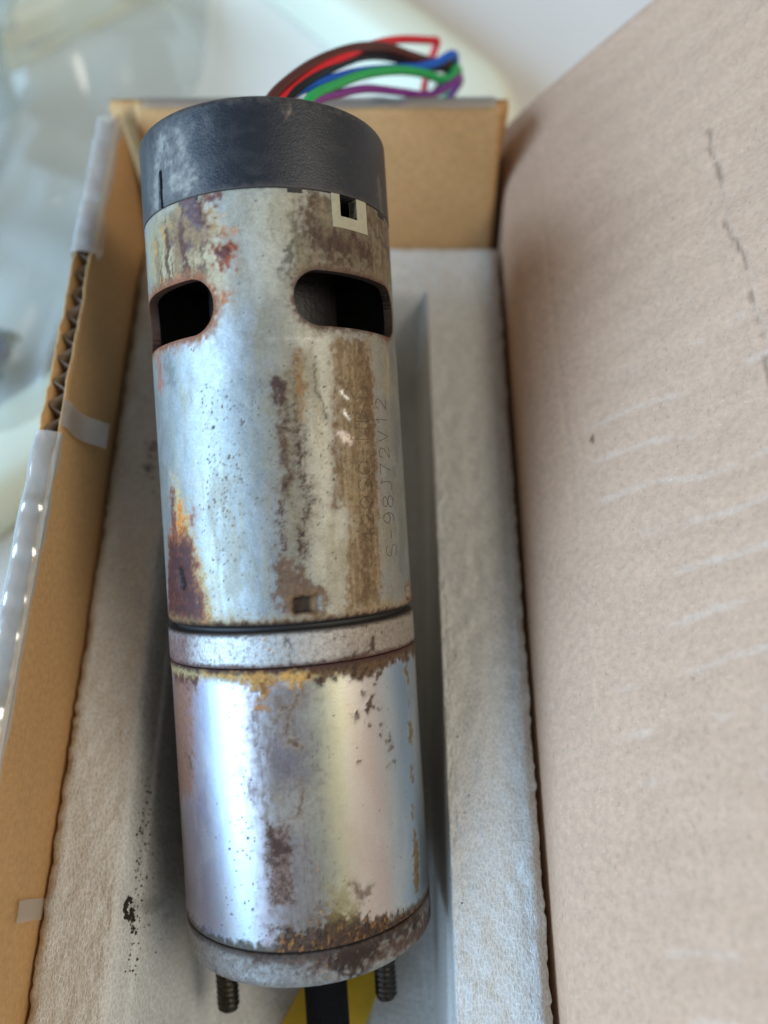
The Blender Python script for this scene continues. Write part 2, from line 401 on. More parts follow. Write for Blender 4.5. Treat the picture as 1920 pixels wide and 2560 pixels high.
# yellowed film and brown film areas
c.put(c.area([(370, 560), (520, 480), (575, 560), (590, 700), (540, 800), (372, 700)], soft=2.5, rag=2) * .7, lin(186, 162, 104), .5, .35)
c.put(c.area([(640, 760), (740, 640), (830, 850), (950, 880), (960, 1500), (800, 1540), (650, 1100)], soft=3, rag=2) * .45, lin(158, 150, 124), .5, .45)
dirty = c.area([(745, 478), (980, 540), (985, 720), (940, 720), (800, 680), (722, 700), (735, 610)], soft=1.2, rag=2.2)
c.put(dirty * .9, lin(116, 102, 78), .6, .25)
c.put(dirty * sstep(.45, .62, c.f1 + (c.st - .5) * .6) * .8, lin(86, 66, 50), .7, .1)
c.put(c.line([(805, 600), (870, 612), (930, 640)], [1.8, 2.6, 1.5], soft=1.2, rag=1.8) * .85, lin(70, 46, 36), .75, .05, .03)
c.put(c.line([(775, 500), (840, 510), (950, 560)], [1.0, 1.2, 1.0], rag=1.4) * .7, lin(84, 58, 44), .7, .05)
c.put(c.line([(742, 560), (735, 620), (700, 690)], [.5, .7, .4], rag=1.2) * .6, lin(98, 96, 80), .6, .3)
c.put(sstep(.48, .70, fbm(c.A * .35, c.SS * .12, 45, 5)) * .4, lin(140, 128, 98), .55, .3)
# upper left: rust running from the rim to the vent hole
streak = c.area([(385, 610), (420, 545), (520, 480), (528, 560), (512, 690), (470, 705), (384, 735)], soft=1.2, rag=1.8)
sa = c.A + c.w1 * 2.5
c.put(streak * sstep(.36, .66, fbm(sa * .7, c.SS * .10, 20, 5)) * .8, lin(128, 94, 60), .6, .15)
c.put(streak * sstep(.56, .70, fbm(sa * .8, c.SS * .16, 21, 5)) * .9, lin(84, 48, 36), .65, .05)
c.put(streak * sstep(.60, .70, fbm(sa * .9, c.SS * .2, 25, 5)) * .8, lin(190, 140, 66), .55, .1)
c.put(c.line([(470, 498), (484, 530), (500, 560)], [1.4, 1.9, .8], rag=1.6), lin(76, 30, 28), .38, .05, .12)
c.put(c.line([(535, 496)], [1.15], rag=1.0), lin(100, 44, 34), .5, .05, .06)
c.put(c.line([(561, 628), (566, 655)], [2.0, 1.2], rag=2.4, soft=.9), lin(146, 66, 30), .6, 0, .07)
c.put(c.line([(555, 630)], [1.0], rag=1.4), lin(78, 34, 26), .45, 0, .1)
c.put(c.line([(558, 556), (580, 580)], [.5, .3], rag=1.0) * .8, lin(184, 112, 62), .6, .1)
c.put(c.line([(430, 605)], [.6], rag=.5), lin(90, 42, 32), .4, 0, .08)
c.put(c.line([(470, 618)], [.8], rag=.8), lin(90, 42, 32), .4, 0, .08)
c.put(c.line([(517, 602)], [.6], rag=.6), lin(110, 56, 40), .5, 0, .05)
c.put(c.line([(562, 738), (556, 752)], [.7, .5], rag=.6), lin(176, 98, 34), .5, 0, .04)
# rims of the two vent holes
HOLE_L = on_motor(531, 772)[0] - 11.4, 32.4
hr = on_motor(735, 752)[0]
holes = [(HOLE_L[0], 32.0, 11.6, 4.35, 4.2), (hr + 11.8, 32.2, 11.8, 4.3, 4.2)]
n1, n2 = on_motor(848, 500), on_motor(892, 552)
holes.append(((n1[0] + n2[0]) / 2, 48.2, (n2[0] - n1[0]) / 2, 48.2 - n2[1], .3))
for k, (ca, cb, L, H, r) in enumerate(holes[:2]):
    d = np.hypot(np.maximum(np.abs(c.A - ca) - L + r, 0), np.maximum(np.abs(c.SS - cb) - H + r, 0)) - r
    c.put(sstep(.9, .1, d + (c.f1 - .45) * 1.6) * .9, RUSTD, .6, .05, -.05)
    c.put(sstep(2.4, .4, d + (c.f1 - .4) * 3.2) * (.75 if k == 0 else .35), lin(150, 84, 36) if k == 0 else BROWN, .6, .05)
c.put(c.line([(963, 735), (968, 790), (966, 850)], [.9, 1.2, 1.0], rag=1.0), lin(116, 66, 30), .6, 0, .05)
c.put(c.line([(969, 890), (970, 985)], [.35, .12], warp=.3, rag=.2), lin(206, 178, 96), .35, .5)
# left edge patches
c.put(c.line([(398, 905), (400, 950), (402, 975)], [1.0, 1.8, .8], rag=1.4) * .85, lin(158, 96, 74), .6, .15)
c.put(c.line([(420, 910), (430, 960)], [1.5, 1.0], rag=1.5) * .6, lin(104, 104, 104), .5, .5)
# streak A: two dark rails with film between
c.put(c.area([(700, 940), (750, 890), (760, 1150), (775, 1260), (756, 1480), (706, 1480), (704, 1200)], soft=1.0, rag=1.0) * .55, lin(136, 122, 92), .6, .2)
rail = [[(692, 955), (700, 1010), (706, 1070)], [(707, 1100), (712, 1150), (724, 1190), (706, 1230)], [(706, 1250), (700, 1290), (704, 1420), (712, 1470)],
        [(738, 890), (748, 960), (738, 1020), (744, 1090), (752, 1160), (772, 1250), (757, 1300), (752, 1400), (746, 1460)]]
for k, p in enumerate(rail):
    g = .5 + .5 * sstep(.38, .68, c.gr * .5 + c.f1 * .6) if k != 1 else 1
    c.put(c.line(p, .95 if k < 2 else .6, warp=.5, rag=.9, soft=.9) * g, lin(92, 64, 42), .72, .05, .05)
    c.put(c.line(p, .35, warp=.8, rag=1.0, soft=.4) * sstep(.5, .62, c.gr), BROWND, .75, 0, .07)
c.put(c.line([(746, 890), (752, 960), (756, 1050)], [.7, .9, .4], rag=.9, warp=.5) * .8, lin(150, 112, 62), .6, .1)
c.put(c.line([(692, 950), (700, 1000)], [1.0, .6], rag=1.3), lin(70, 44, 38), .65, .05, .05)
c.put(c.line([(718, 1430), (730, 1480), (790, 1480)], [2.0, 2.8, 1.0], rag=1.8) * .95, lin(108, 82, 62), .7, .05, .03)
# streak B: broad brown run
B1 = c.area([(828, 850), (925, 850), (936, 1010), (944, 1230), (952, 1515), (866, 1525), (872, 1370), (880, 1290), (842, 1230), (838, 1000)], warp=.5, soft=.5, rag=.8)
c.put(B1 * .7, lin(146, 120, 78), .58, .2)
c.put(B1 * sstep(.42, .62, c.st * .6 + c.f1 * .5) * .62, lin(112, 86, 56), .66, .1)
c.put(c.line([(902, 860), (918, 960), (925, 1080), (930, 1200), (926, 1300), (918, 1400), (915, 1500)], [.9, 1.3, 1.5, 1.2, .9, 1.2, 1.2], warp=.6, rag=1.3) * .65, lin(92, 66, 42), .72, .03)
c.put(c.line([(836, 950), (840, 1090), (838, 1230), (838, 1265)], [.3, .4, .3, .7], warp=.5, rag=.6) * .8, lin(112, 78, 44), .65, .05)
c.put(c.line([(783, 910), (790, 975), (808, 1010), (812, 1040)], .14, warp=.5, rag=.25, soft=.3) * .8, BROWND, .7, .05)
# bright scrapes
c.put(c.line([(852, 978), (868, 995)], .26, warp=.2, rag=.3, soft=.2), (.72, .72, .68), .3, .8)
c.put(c.line([(860, 1026), (872, 1046)], .28, warp=.2, rag=.3, soft=.2), (.72, .72, .68), .3, .8)
c.put(c.line([(848, 1086), (866, 1096), (876, 1110)], [.5, 1.0, .4], warp=.6, rag=1.0, soft=.25), lin(222, 204, 192), .5, .2)
c.put(c.line([(670, 847), (800, 848)], .09, warp=.05, rag=.2, soft=.25) * .35, (.75, .75, .72), .3, .8)
# lower left: rust column down to the groove
c.put(c.line([(432, 1190), (440, 1240), (455, 1300), (465, 1370), (480, 1450), (492, 1560)], [.8, 1.5, 2.2, 2.6, 3.4, 4.2], soft=1.0, rag=1.8) * .85, lin(198, 176, 120), .55, .2)
c.put(c.line([(452, 1270), (452, 1330)], [1.0, 1.4], rag=1.0), lin(214, 128, 30), .55, 0, .02)
c.put(c.line([(432, 1230), (434, 1300), (438, 1370)], [.8, 1.2, 1.8], rag=1.2), lin(120, 56, 32), .6, .05, .02)
col_r = c.area([(424, 1352), (470, 1350), (486, 1440), (500, 1500), (508, 1580), (424, 1580)], soft=.9, rag=1.2)
c.put(c.area([(424, 1330), (478, 1340), (497, 1440), (512, 1500), (522, 1580), (424, 1580)], soft=.9, rag=1.2), lin(168, 92, 40), .6, .05)
c.put(col_r, lin(74, 32, 25), .55, .05, .04); c.put(col_r, lin(74, 32, 25))
c.put(col_r * sstep(.52, .7, c.f1) * .6, lin(118, 54, 32), .6, .05, .03)
c.put(col_r * sstep(.6, .75, fbm(c.A * 2, c.SS * .3, 31, 3)) * .7, lin(78, 46, 56), .45, .1)
c.put(c.line([(478, 1285), (480, 1300)], [.6, .6], rag=.7), lin(148, 76, 50), .6, .05, .04)
c.put(c.line([(452, 1432), (456, 1462)], [.75, .75], warp=.2, rag=.5, soft=.3), BLACK, .8, 0, -1.0)
# rim along the bottom
edge = sstep(2.6, .5, c.SS - S_CAN + (c.f1 - .5) * 2.8)
c.put(edge * .7, lin(160, 128, 80), .6, .15)
c.put(sstep(1.5, .3, c.SS - S_CAN + (c.f1 - .5) * 2.0), lin(74, 46, 30), .7, .03)
c.put(sstep(.8, .2, c.SS - S_CAN), BLACK, .8, 0)
# staked dents
for (x, y, L, H) in ((768, 1511, 2.2, 1.35), (1022, 1480, 2.0, 1.2)):
    q = on_motor(x, y); d = np.maximum(np.abs(c.A - q[0]) - L + .6, 0); e = np.maximum(np.abs(c.SS - q[1]) - H + .6, 0); d = np.hypot(d, e) - .6 + (c.f1 - .5) * .9
    slope = np.clip((c.A - q[0]) / L, -1, 1)
    c.put(sstep(.3, -.5, d), None, None, None, -.8)
    c.put(sstep(1.4, .1, d + (c.f1 - .5) * 1.6) * .8, lin(118, 90, 60), .65, .1)
    c.put(sstep(.2, -.3, d) * sstep(.5, .1, slope) * .95, lin(40, 28, 20), .6, .2)  # shade in the pit painted dark
    c.put(sstep(.2, -.2, d) * sstep(.75, .95, slope) * .3, (.5, .49, .46), .35, .8)  # lit right side of the pit painted bright
# specks
c.dots(1500, (500, 960, 700, 1300), .05, .20, lin(70, 62, 58), .7, -.03, 1, 1.2)
c.dots(1500, (480, 1000, 980, 1540), .05, .20, lin(80, 64, 50), .7, -.02, 2)
c.dots(330, (640, 800, 980, 1250), .06, .30, lin(66, 50, 38), .7, -.02, 3)
c.dots(160, (500, 1250, 720, 1550), .08, .35, lin(112, 78, 52), .7, .02, 4)
c.dots(14, (520, 980, 660, 1250), .25, .5, BLACK, .8, -.1, 5, .7)
c.dots(260, (400, 500, 980, 900), .06, .28, lin(74, 62, 50), .7, -.02, 6)
c.dots(700, (860, 900, 960, 1530), .06, .24, lin(66, 44, 28), .75, .02, 7)
c.h += (c.gr - .5) * .035 * (1 - c.metal) + (fbm(c.A * .5, c.SS * .5, 40, 3) - .5) * .06
can = c.mesh('motor_can', M_CAN, motor, holes, 1.4)
can['label'] = 'zinc plated motor can streaked with brown rust'
# dark inside: armature and end closing
def lathe(name, prof, mat, n=64, parent=motor, off=(0, 0), smooth=True):
    V = []; F = []; m = len(prof)
    for (s, r) in prof:
        for k in range(n):
            t = 2 * math.pi * k / n; V.append((r * math.sin(t) + off[0], s - S_END, r * math.cos(t) + off[1]))
    for i in range(m - 1):
        for k in range(n): F.append((i * n + k, i * n + (k + 1) % n, (i + 1) * n + (k + 1) % n, (i + 1) * n + k))
    F.append(tuple(range(n))[::-1]); F.append(tuple((m - 1) * n + k for k in range(n)))
    return mesh_obj(name, V, F, mat, parent, world=False, smooth=smooth)
lathe('armature', [(S_CAN + 1, 13.5), (24, 13.5), (24, 8), (27, 8), (27, 11), (40, 11), (40, 15), (S_RIM, 15)], M_ARM, smooth=False)
lathe('magnet_ring', [(S_CAN + .4, 14.5), (S_CAN + .4, 19.2), (27, 19.2), (27, 14.5)], M_DARK)
lathe('gear_core', [(S_CAN - 1.2, 17), (S_CAN - 1.2, 19.6), (S_CAN + .6, 19.6), (S_CAN + .6, 17)], M_DARK)
# cream clip in the notch under the cap
def patch(mb, a0, a1, s0, s1, r0, r1, n=8):
    V = []; F = []
    for i in range(n + 1):
        t = (a0 + (a1 - a0) * i / n) / RM
        for (s, r) in ((s0, r0), (s0, r1), (s1, r1), (s1, r0)): V.append((r * math.sin(t), s - S_END, r * math.cos(t)))
    for i in range(n):
        for k in range(4): F.append((i * 4 + k, i * 4 + (k + 1) % 4, i * 4 + 4 + (k + 1) % 4, i * 4 + 4 + k))
    F += [(0, 3, 2, 1), tuple(n * 4 + k for k in range(4))]; mb.add(V, F)
m = MB(); e0, e1 = on_motor(828, 500)[0], on_motor(912, 500)[0]; sb = on_motor(870, 574)[1]; si = n2[1]
patch(m, e0, n1[0], sb, S_RIM, RM - 1.5, RM + .14, 3); patch(m, n2[0], e1, sb, S_RIM, RM - 1.5, RM + .14, 3); patch(m, n1[0], n2[0], sb, si, RM - 1.5, RM + .14, 6)
o = m.build('brush_clip', M_CREAM, motor, world=False); o['label'] = 'cream square plastic clip below the cap'
m = MB(); patch(m, n1[0] - .2, n2[0] + .2, si - .3, S_RIM + 1, RM - 4.5, RM - 4.0, 6); m.build('clip_back', M_DARK, motor, world=False)
for (x0, x1, y, hh) in ((448, 494, 492, .75), (718, 755, 474, .7), (945, 958, 545, .9)):
    m = MB(); p0, p1 = on_motor(x0, y), on_motor(x1, y); patch(m, p0[0], p1[0], S_RIM - hh, S_RIM + .3, RM - 1, RM + .09, 6); m.build('cap_tab', M_DARK, motor, world=False)

# ---- end cap
p = profile(S_RIM + .05, S_CAP, RM + .12, .12, 1.1, .23, 19)
k_ = Shell(p)
k_.put(np.ones_like(k_.A), (.012, .015, .022), .30, 0)
k_.put(sstep(.5, .75, fbm(k_.A * .3, k_.SS * .5, 51, 4)) * .25, (.05, .05, .052), .5, 0)
dust = k_.area([(364, 400), (420, 330), (520, 300), (470, 360), (500, 440), (480, 490), (380, 580)], soft=3, rag=2.5)
k_.put(dust * .18 * sstep(.25, .75, fbm(k_.A * .8 + k_.w1 * 2, k_.SS * .2, 52, 5)), lin(176, 172, 164), .75, 0)
for pl, wd in (([(404, 350), (396, 420), (392, 520)], 1.0), ([(446, 330), (462, 400), (474, 470)], .7), ([(420, 360), (432, 450)], .6), ([(440, 452), (472, 462)], 1.1)):
    k_.put(k_.line(pl, wd, soft=1.4, rag=1.6, warp=.6) * .55, lin(184, 178, 166), .8, 0)
k_.put(sstep(1.6, .1, S_CAP - k_.SS + (k_.f1 - .5) * 2.4) * .5, lin(96, 90, 84), .7, 0)
k_.put(sstep(1.0, .0, k_.SS - S_RIM + (k_.f1 - .5) * 1.4) * .4, lin(88, 80, 72), .7, 0)
k_.put(k_.line([(722, 262), (716, 282)], .25, rag=.4, soft=.3) * .8, lin(150, 130, 112), .7, 0)
k_.put(k_.line([(942, 440), (950, 500), (955, 540)], [.5, .7, .9], rag=1.0) * .5, lin(120, 112, 100), .75, 0)
k_.dots(200, (380, 260, 950, 470), .05, .22, lin(130, 122, 112), .8, .01, 9)
q0, q1 = on_motor(402, 428), on_motor(405, 545)
k_.put((np.abs(k_.A - (q0[0] + (q1[0] - q0[0]) * (q0[1] - k_.SS) / (q0[1] - q1[1]))) < .42) * (k_.SS < q0[1]) * 1.0, BLACK * .2, 1.0, 0, -2.6)  # slot is sunk in, its shade painted near black
cap = k_.mesh('end_cap', M_CAP, motor); m = MB(); patch(m, q0[0] - .27, q0[0] + .27, S_RIM + .1, q0[1], RM - .5, RM + .16, 2); m.build('cap_slot_shade', M_SHAFT, motor, world=False); cap['label'] = 'black textured plastic end cap'  # black strip over the slot stands in for its shade
# ---- adapter ring
g = Shell(profile(S_RING, S_CAN - .75, RM + .12, .2, .35))
g.put(np.ones_like(g.A), (.50, .50, .49), .46, .75)
rt = sstep(0, 14, g.A)
g.put(rt * .75, lin(146, 132, 116), .55, .35)
g.put(sstep(.52, .7, g.f1) * .35, lin(120, 104, 88), .6, .3)
g.put(g.area([(420, 1560), (480, 1565), (482, 1690), (420, 1690)], soft=2.0, rag=1.0) * .85, lin(112, 70, 56), .6, .1)
g.put(g.line([(716, 1600), (722, 1640), (745, 1662)], .22, rag=.4, soft=.3), BROWND, .7, .1)
g.put(g.line([(930, 1600), (925, 1625), (880, 1640), (850, 1650)], [.4, .5, .6, .4], rag=.9, soft=.4), lin(70, 48, 34), .75, .05)
g.put(sstep(.9, .1, g.SS - S_RING + (g.f1 - .5) * 1.2) * .9, lin(80, 46, 34), .7, .05)
g.put(sstep(.7, .1, S_CAN - .75 - g.SS + (g.f1 - .5) * .8) * .8, lin(60, 44, 36), .7, .1)
g.dots(260, (440, 1570, 1020, 1660), .07, .32, lin(74, 56, 44), .7, -.02, 12); g.dots(40, (560, 1580, 760, 1650), .12, .35, OCHRE, .8, .1, 13)
g.mesh('adapter_ring', M_CAST, motor)['label'] = 'matt cast alloy ring between can and gearbox'
lathe('seam_ring', [(S_RING - .5, 17), (S_RING - .5, 20.4), (S_RING + .3, 20.4), (S_RING + .3, 17)], M_DARK)
# ---- gearbox case
q = Shell(profile(S_GEAR, S_RING - .15, RM, .25, .3))
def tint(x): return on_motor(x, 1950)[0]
stops = [(455, (.56, .52, .58)), (500, (.50, .53, .72)), (540, (.60, .72, .86)), (590, (.66, .78, .84)), (640, (.74, .68, .74)), (720, (.60, .58, .64)), (790, (.62, .66, .54)), (845, (.88, .86, .62)), (880, (.86, .76, .66)), (940, (.82, .72, .68)), (985, (.68, .76, .80)), (1025, (.50, .68, .88)), (1060, (.66, .72, .72))]  # iridescent plating tints, with reflected bright and dark bands painted in
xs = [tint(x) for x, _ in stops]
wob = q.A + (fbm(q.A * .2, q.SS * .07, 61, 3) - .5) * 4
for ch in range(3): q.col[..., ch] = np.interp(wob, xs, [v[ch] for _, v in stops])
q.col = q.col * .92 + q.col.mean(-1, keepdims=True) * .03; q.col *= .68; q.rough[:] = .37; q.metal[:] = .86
q.put(sstep(.45, .7, fbm(q.A * .4, q.SS * .15, 62, 4)) * .25, (.58, .60, .57), .40, .75)
film = q.area([(640, 1720), (770, 1700), (780, 1900), (800, 2100), (850, 2380), (690, 2380), (668, 2100), (640, 1960)], soft=2.5, rag=2.5)
q.put(film * .85, lin(130, 120, 112), .55, .35)
q.put(film * sstep(.5, .7, q.st) * .6, lin(112, 98, 94), .6, .3)
q.put(film * sstep(.50, .66, fbm(q.A * .7, q.SS * .35, 66, 5)) * .6, lin(104, 84, 66), .65, .12)
q.dots(500, (640, 1720, 860, 2380), .05, .26, lin(70, 54, 42), .75, .02, 27)
q.put(q.area([(680, 1850), (770, 1850), (775, 1960), (670, 1960)], soft=1.8, rag=2) * .6, lin(104, 96, 104), .5, .4)
q.put(q.area([(680, 1960), (790, 1970), (790, 2080), (690, 2080)], soft=1.5, rag=2) * .5, lin(158, 150, 134), .6, .25)
q.put(q.area([(430, 1650), (492, 1660), (486, 1850), (490, 2000), (440, 2000)], soft=1.4, rag=1.4) * .9, lin(142, 98, 72), .6, .15)
q.put(q.line([(440, 1660), (480, 1680), (490, 1710)], [3.0, 2.0, .8], rag=1.2), lin(88, 48, 36), .65, .05, .03)
q.put(q.line([(470, 1890), (476, 1920)], [.7, .5], rag=.8), lin(84, 70, 50), .7, .1)
# crust under the ring
top = S_RING - .15 - q.SS
q.put(sstep(2.4, .6, top + (q.f1 - .5) * 3.2) * sstep(16, 8, q.A) * .9, lin(182, 160, 108), .75, .05, .03)
q.put(q.line([(520, 1680), (580, 1685)], [.9, .8], rag=1.3), OCHRE, .85, 0, .15)
q.put(q.line([(625, 1690), (655, 1712), (662, 1740)], [1.3, 1.6, .7], rag=1.6), OCHRE, .85, 0, .28)
q.put(q.line([(695, 1685), (740, 1690), (785, 1682)], [1.0, 1.2, .9], rag=1.5), lin(192, 146, 78), .85, 0, .28)
q.put(q.line([(640, 1755), (655, 1765)], [.3, .4], rag=.7), lin(178, 118, 56), .85, 0, .2)
q.put(q.line([(660, 1718)], [.6], rag=.8), lin(110, 72, 40), .85, 0, .1)
crust = q.area([(770, 1640), (1045, 1590), (1045, 1640), (985, 1655), (940, 1690), (895, 1702), (860, 1685), (800, 1708), (770, 1690)], warp=.8, soft=.35, rag=1.0)
q.put(crust, lin(96, 72, 48), .75, .03, .06); q.put(crust * sstep(.5, .65, q.f1), lin(66, 46, 32), .8, 0, .05)
q.put(sstep(1.0, .1, top + (q.f1 - .5) * 1.4), lin(72, 42, 34), .75, 0, .04)
# worm trails
for pl, wd in (([(743, 1742), (735, 1765), (704, 1772), (698, 1790)], .35), ([(740, 1755), (716, 1800), (712, 1830), (722, 1855), (756, 1870)], .42), ([(722, 1850), (740, 1862)], .7), ([(690, 1800), (684, 1830)], .16),
               ([(743, 1945), (756, 1975), (754, 2000), (746, 2030)], .25), ([(746, 2030), (735, 2046), (700, 2052)], .2)):
    q.put(q.line(pl, wd + .22, warp=.35, rag=.35, soft=.3) * .55, lin(150, 132, 116), .6, .1)
    q.put(q.line(pl, wd * .75, warp=.35, rag=.45, soft=.25) * .9, lin(84, 62, 46), .75, 0, .03)
# brown plate-like stain
st = q.area([(668, 2060), (722, 2070), (730, 2200), (738, 2262), (680, 2262), (668, 2160)], warp=.5, soft=.4, rag=.6)
q.put(st * .85, lin(120, 92, 78), .7, .1); q.put(st * sstep(.42, .6, q.gr * .6 + q.f1 * .4) * .8, lin(70, 50, 42), .75, .05)
q.put(q.line([(680, 2095), (698, 2125), (715, 2125), (700, 2150)], [1.0, 1.4, 1.0, .4], rag=1.3), lin(66, 42, 28), .75, 0, .04)
# spots on the right
for (x, y, r, ax) in ((888, 1786, .6, 1), (925, 1765, .9, 1), (932, 1740, .55, 1), (935, 1715, .35, 1), (945, 1770, .35, 1), (908, 1735, .3, 1), (953, 1808, .45, 1), (950, 1840, .3, 1), (972, 1850, .5, 1), (978, 1868, .35, 1), (970, 1880, .45, 1), (986, 1908, .5, 1), (970, 1915, .3, 1), (900, 1905, .3, 1), (924, 1808, .3, 1), (918, 1772, .4, 1)):
    q.put(q.line([(x, y)], r, rag=.6, soft=.3, warp=.6), lin(78, 62, 44), .8, 0, .05)
for pl, wd in (([(1014, 1668), (1020, 1700)], .8), ([(1024, 1815), (1028, 1850)], .95), ([(1028, 1925), (1030, 1955)], .7), ([(1036, 2080), (1041, 2130), (1042, 2220)], [.8, 1.1, 1.2]), ([(1022, 1730), (1022, 1760)], .2), ([(1030, 2010), (1032, 2040)], .3)):
    q.put(q.line(pl, wd, rag=.9, soft=.35, warp=.6), lin(108, 94, 66), .8, 0, .05)
# grime along the lower seam
bot = q.SS - S_GEAR
q.put(sstep(1.9, .5, bot + (q.f1 - .5) * 2.8) * .9, lin(76, 68, 50), .75, .05, .02)
gr = q.area([(690, 2312), (760, 2338), (830, 2272), (920, 2295), (985, 2290), (1080, 2215), (1085, 2320), (900, 2400), (690, 2400)], soft=.5, rag=1.8)
q.put(gr, lin(78, 54, 36), .8, 0, .06); q.put(gr * sstep(.5, .62, q.gr), lin(44, 30, 22), .8, 0, .03); q.put(gr * sstep(.62, .72, fbm(q.A * 2, q.SS * .8, 71, 3)) * .8, lin(150, 104, 50), .8, 0, .05)
q.put(q.area([(820, 2210), (880, 2195), (890, 2290), (830, 2300)], soft=1, rag=1.8) * .7, lin(144, 128, 78), .7, .1)
q.put(q.line([(890, 2215), (910, 2235), (925, 2220)], [.6, 1.0, .5], rag=1.2) * .8, lin(104, 80, 56), .75, .05)
q.dots(420, (480, 1980, 680, 2350), .06, .30, lin(44, 42, 36), .75, .01, 21); q.dots(120, (560, 1700, 700, 2000), .06, .3, lin(92, 76, 64), .7, .01, 22)
q.dots(160, (900, 1700, 1040, 2250), .05, .24, lin(84, 72, 54), .7, .01, 23); q.dots(45, (740, 2000, 840, 2400), .12, .4, OCHRE, .85, .12, 24); q.dots(220, (660, 1750, 1000, 2300), .05, .2, lin(90, 78, 66), .7, .01, 25)
q.h += (q.gr - .5) * .06 * (1 - q.metal)
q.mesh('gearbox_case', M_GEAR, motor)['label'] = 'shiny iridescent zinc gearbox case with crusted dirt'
# ---- end flange
f = Shell(profile(S_END, S_GEAR - .35, RM + .02, 1.3, .35, .23, 19))
f.put(np.ones_like(f.A), (.34, .335, .32), .5, .7)
f.put(sstep(.45, .65, f.f1) * .4, lin(110, 100, 90), .6, .4)
f.put(f.area([(600, 2360), (800, 2380), (1080, 2240), (1080, 2320), (960, 2400), (880, 2440), (760, 2420), (640, 2405)], soft=1, rag=2.0) * .9, lin(78, 52, 38), .75, .05, .03)
f.put(f.area([(820, 2380), (930, 2340), (1040, 2270), (1050, 2300), (960, 2350), (900, 2430), (830, 2440)], soft=.5, rag=2.0), lin(54, 38, 28), .8, 0, .04)
f.put(sstep(1.2, .2, S_GEAR - .35 - f.SS + (f.f1 - .5) * 1.4) * .8, lin(62, 46, 36), .75, .05)
f.dots(300, (500, 2330, 1050, 2450), .06, .3, lin(60, 48, 40), .7, .01, 31); f.dots(20, (780, 2400, 900, 2450), .12, .32, OCHRE, .85, .12, 32)
f.mesh('end_flange', M_CAST, motor)['label'] = 'grey cast end flange stained brown'
lathe('flange_seam', [(S_GEAR - .7, 17), (S_GEAR - .7, 20.5), (S_GEAR + .4, 20.5), (S_GEAR + .4, 17)], M_DARK)
# ---- studs, shaft
for (x, y, tip) in ((571, 2500, -88.2), (966, 2492, -87.8)):
    dep = 147.0; w_ = P(x, y, dep); l = to_motor(w_); n = 28; V = []; F = []
    ss = span(S_END + 1, tip, .16)
    for s_ in ss:
        for k in range(n):
            t = 2 * math.pi * k / n; ph = (s_ / .95 + k / n) % 1.0
            r = 1.72 + .30 * (1 - abs(2 * ph - 1)) - .5 * max(0, (tip + .7) - s_)
            V.append((l[0] + r * math.sin(t), s_ - S_END, l[2] + r * math.cos(t)))
    for i in range(len(ss) - 1):
        for k in range(n): F.append((i * n + k, i * n + (k + 1) % n, (i + 1) * n + (k + 1) % n, (i + 1) * n + k))
    F.append(tuple((len(ss) - 1) * n + k for k in range(n)))
    mesh_obj('threaded_stud', V, F, M_STUD, motor, world=False)
l = to_motor(P(817, 2500, 147)); lathe('output_shaft', [(S_END + .5, 3.85), (-96.5, 3.85), (-97, 3.4)], M_SHAFT, 40, off=(l[0], l[2]))['label'] = 'black sleeved output shaft'
# ---- serial scratched into the can
GL = {'S': [[(.95, .85), (.75, 1), (.3, 1), (.05, .82), (.1, .62), (.5, .5), (.9, .38), (.95, .18), (.7, 0), (.25, 0), (.03, .15)]], '-': [[(.1, .45), (.9, .45)]],
      '9': [[(.9, .68), (.7, .45), (.3, .45), (.08, .7), (.3, 1), (.7, 1), (.92, .7), (.85, .25), (.5, 0), (.2, .05)]],
      '8': [[(.5, .55), (.15, .65), (.12, .88), (.5, 1), (.88, .88), (.85, .65), (.5, .55), (.1, .4), (.05, .15), (.5, 0), (.95, .15), (.9, .4), (.5, .55)]],
      'J': [[(.8, 1), (.8, .15), (.55, 0), (.05, .05)]], '7': [[(.05, 1), (.95, 1), (.6, .5), (.4, 0)]], '2': [[(.08, .75), (.2, .95), (.6, 1), (.92, .8), (.8, .5), (.05, 0), (.95, 0)]],
      'V': [[(.05, 1), (.5, 0), (.95, 1)]], '1': [[(.25, .8), (.55, 1), (.55, 0)]], '4': [[(.75, 0), (.75, 1), (.05, .3), (.95, .3)]], '0': [[(.5, 0), (.1, .2), (.05, .7), (.5, 1), (.95, .7), (.9, .2), (.5, 0)]],
      'M': [[(.05, 0), (.05, 1), (.5, .45), (.95, 1), (.95, 0)]], 'B': [[(.1, 0), (.1, 1), (.7, .95), (.85, .75), (.6, .55), (.1, .52)], [(.6, .55), (.95, .3), (.7, .02), (.1, 0)]], ' ': []}
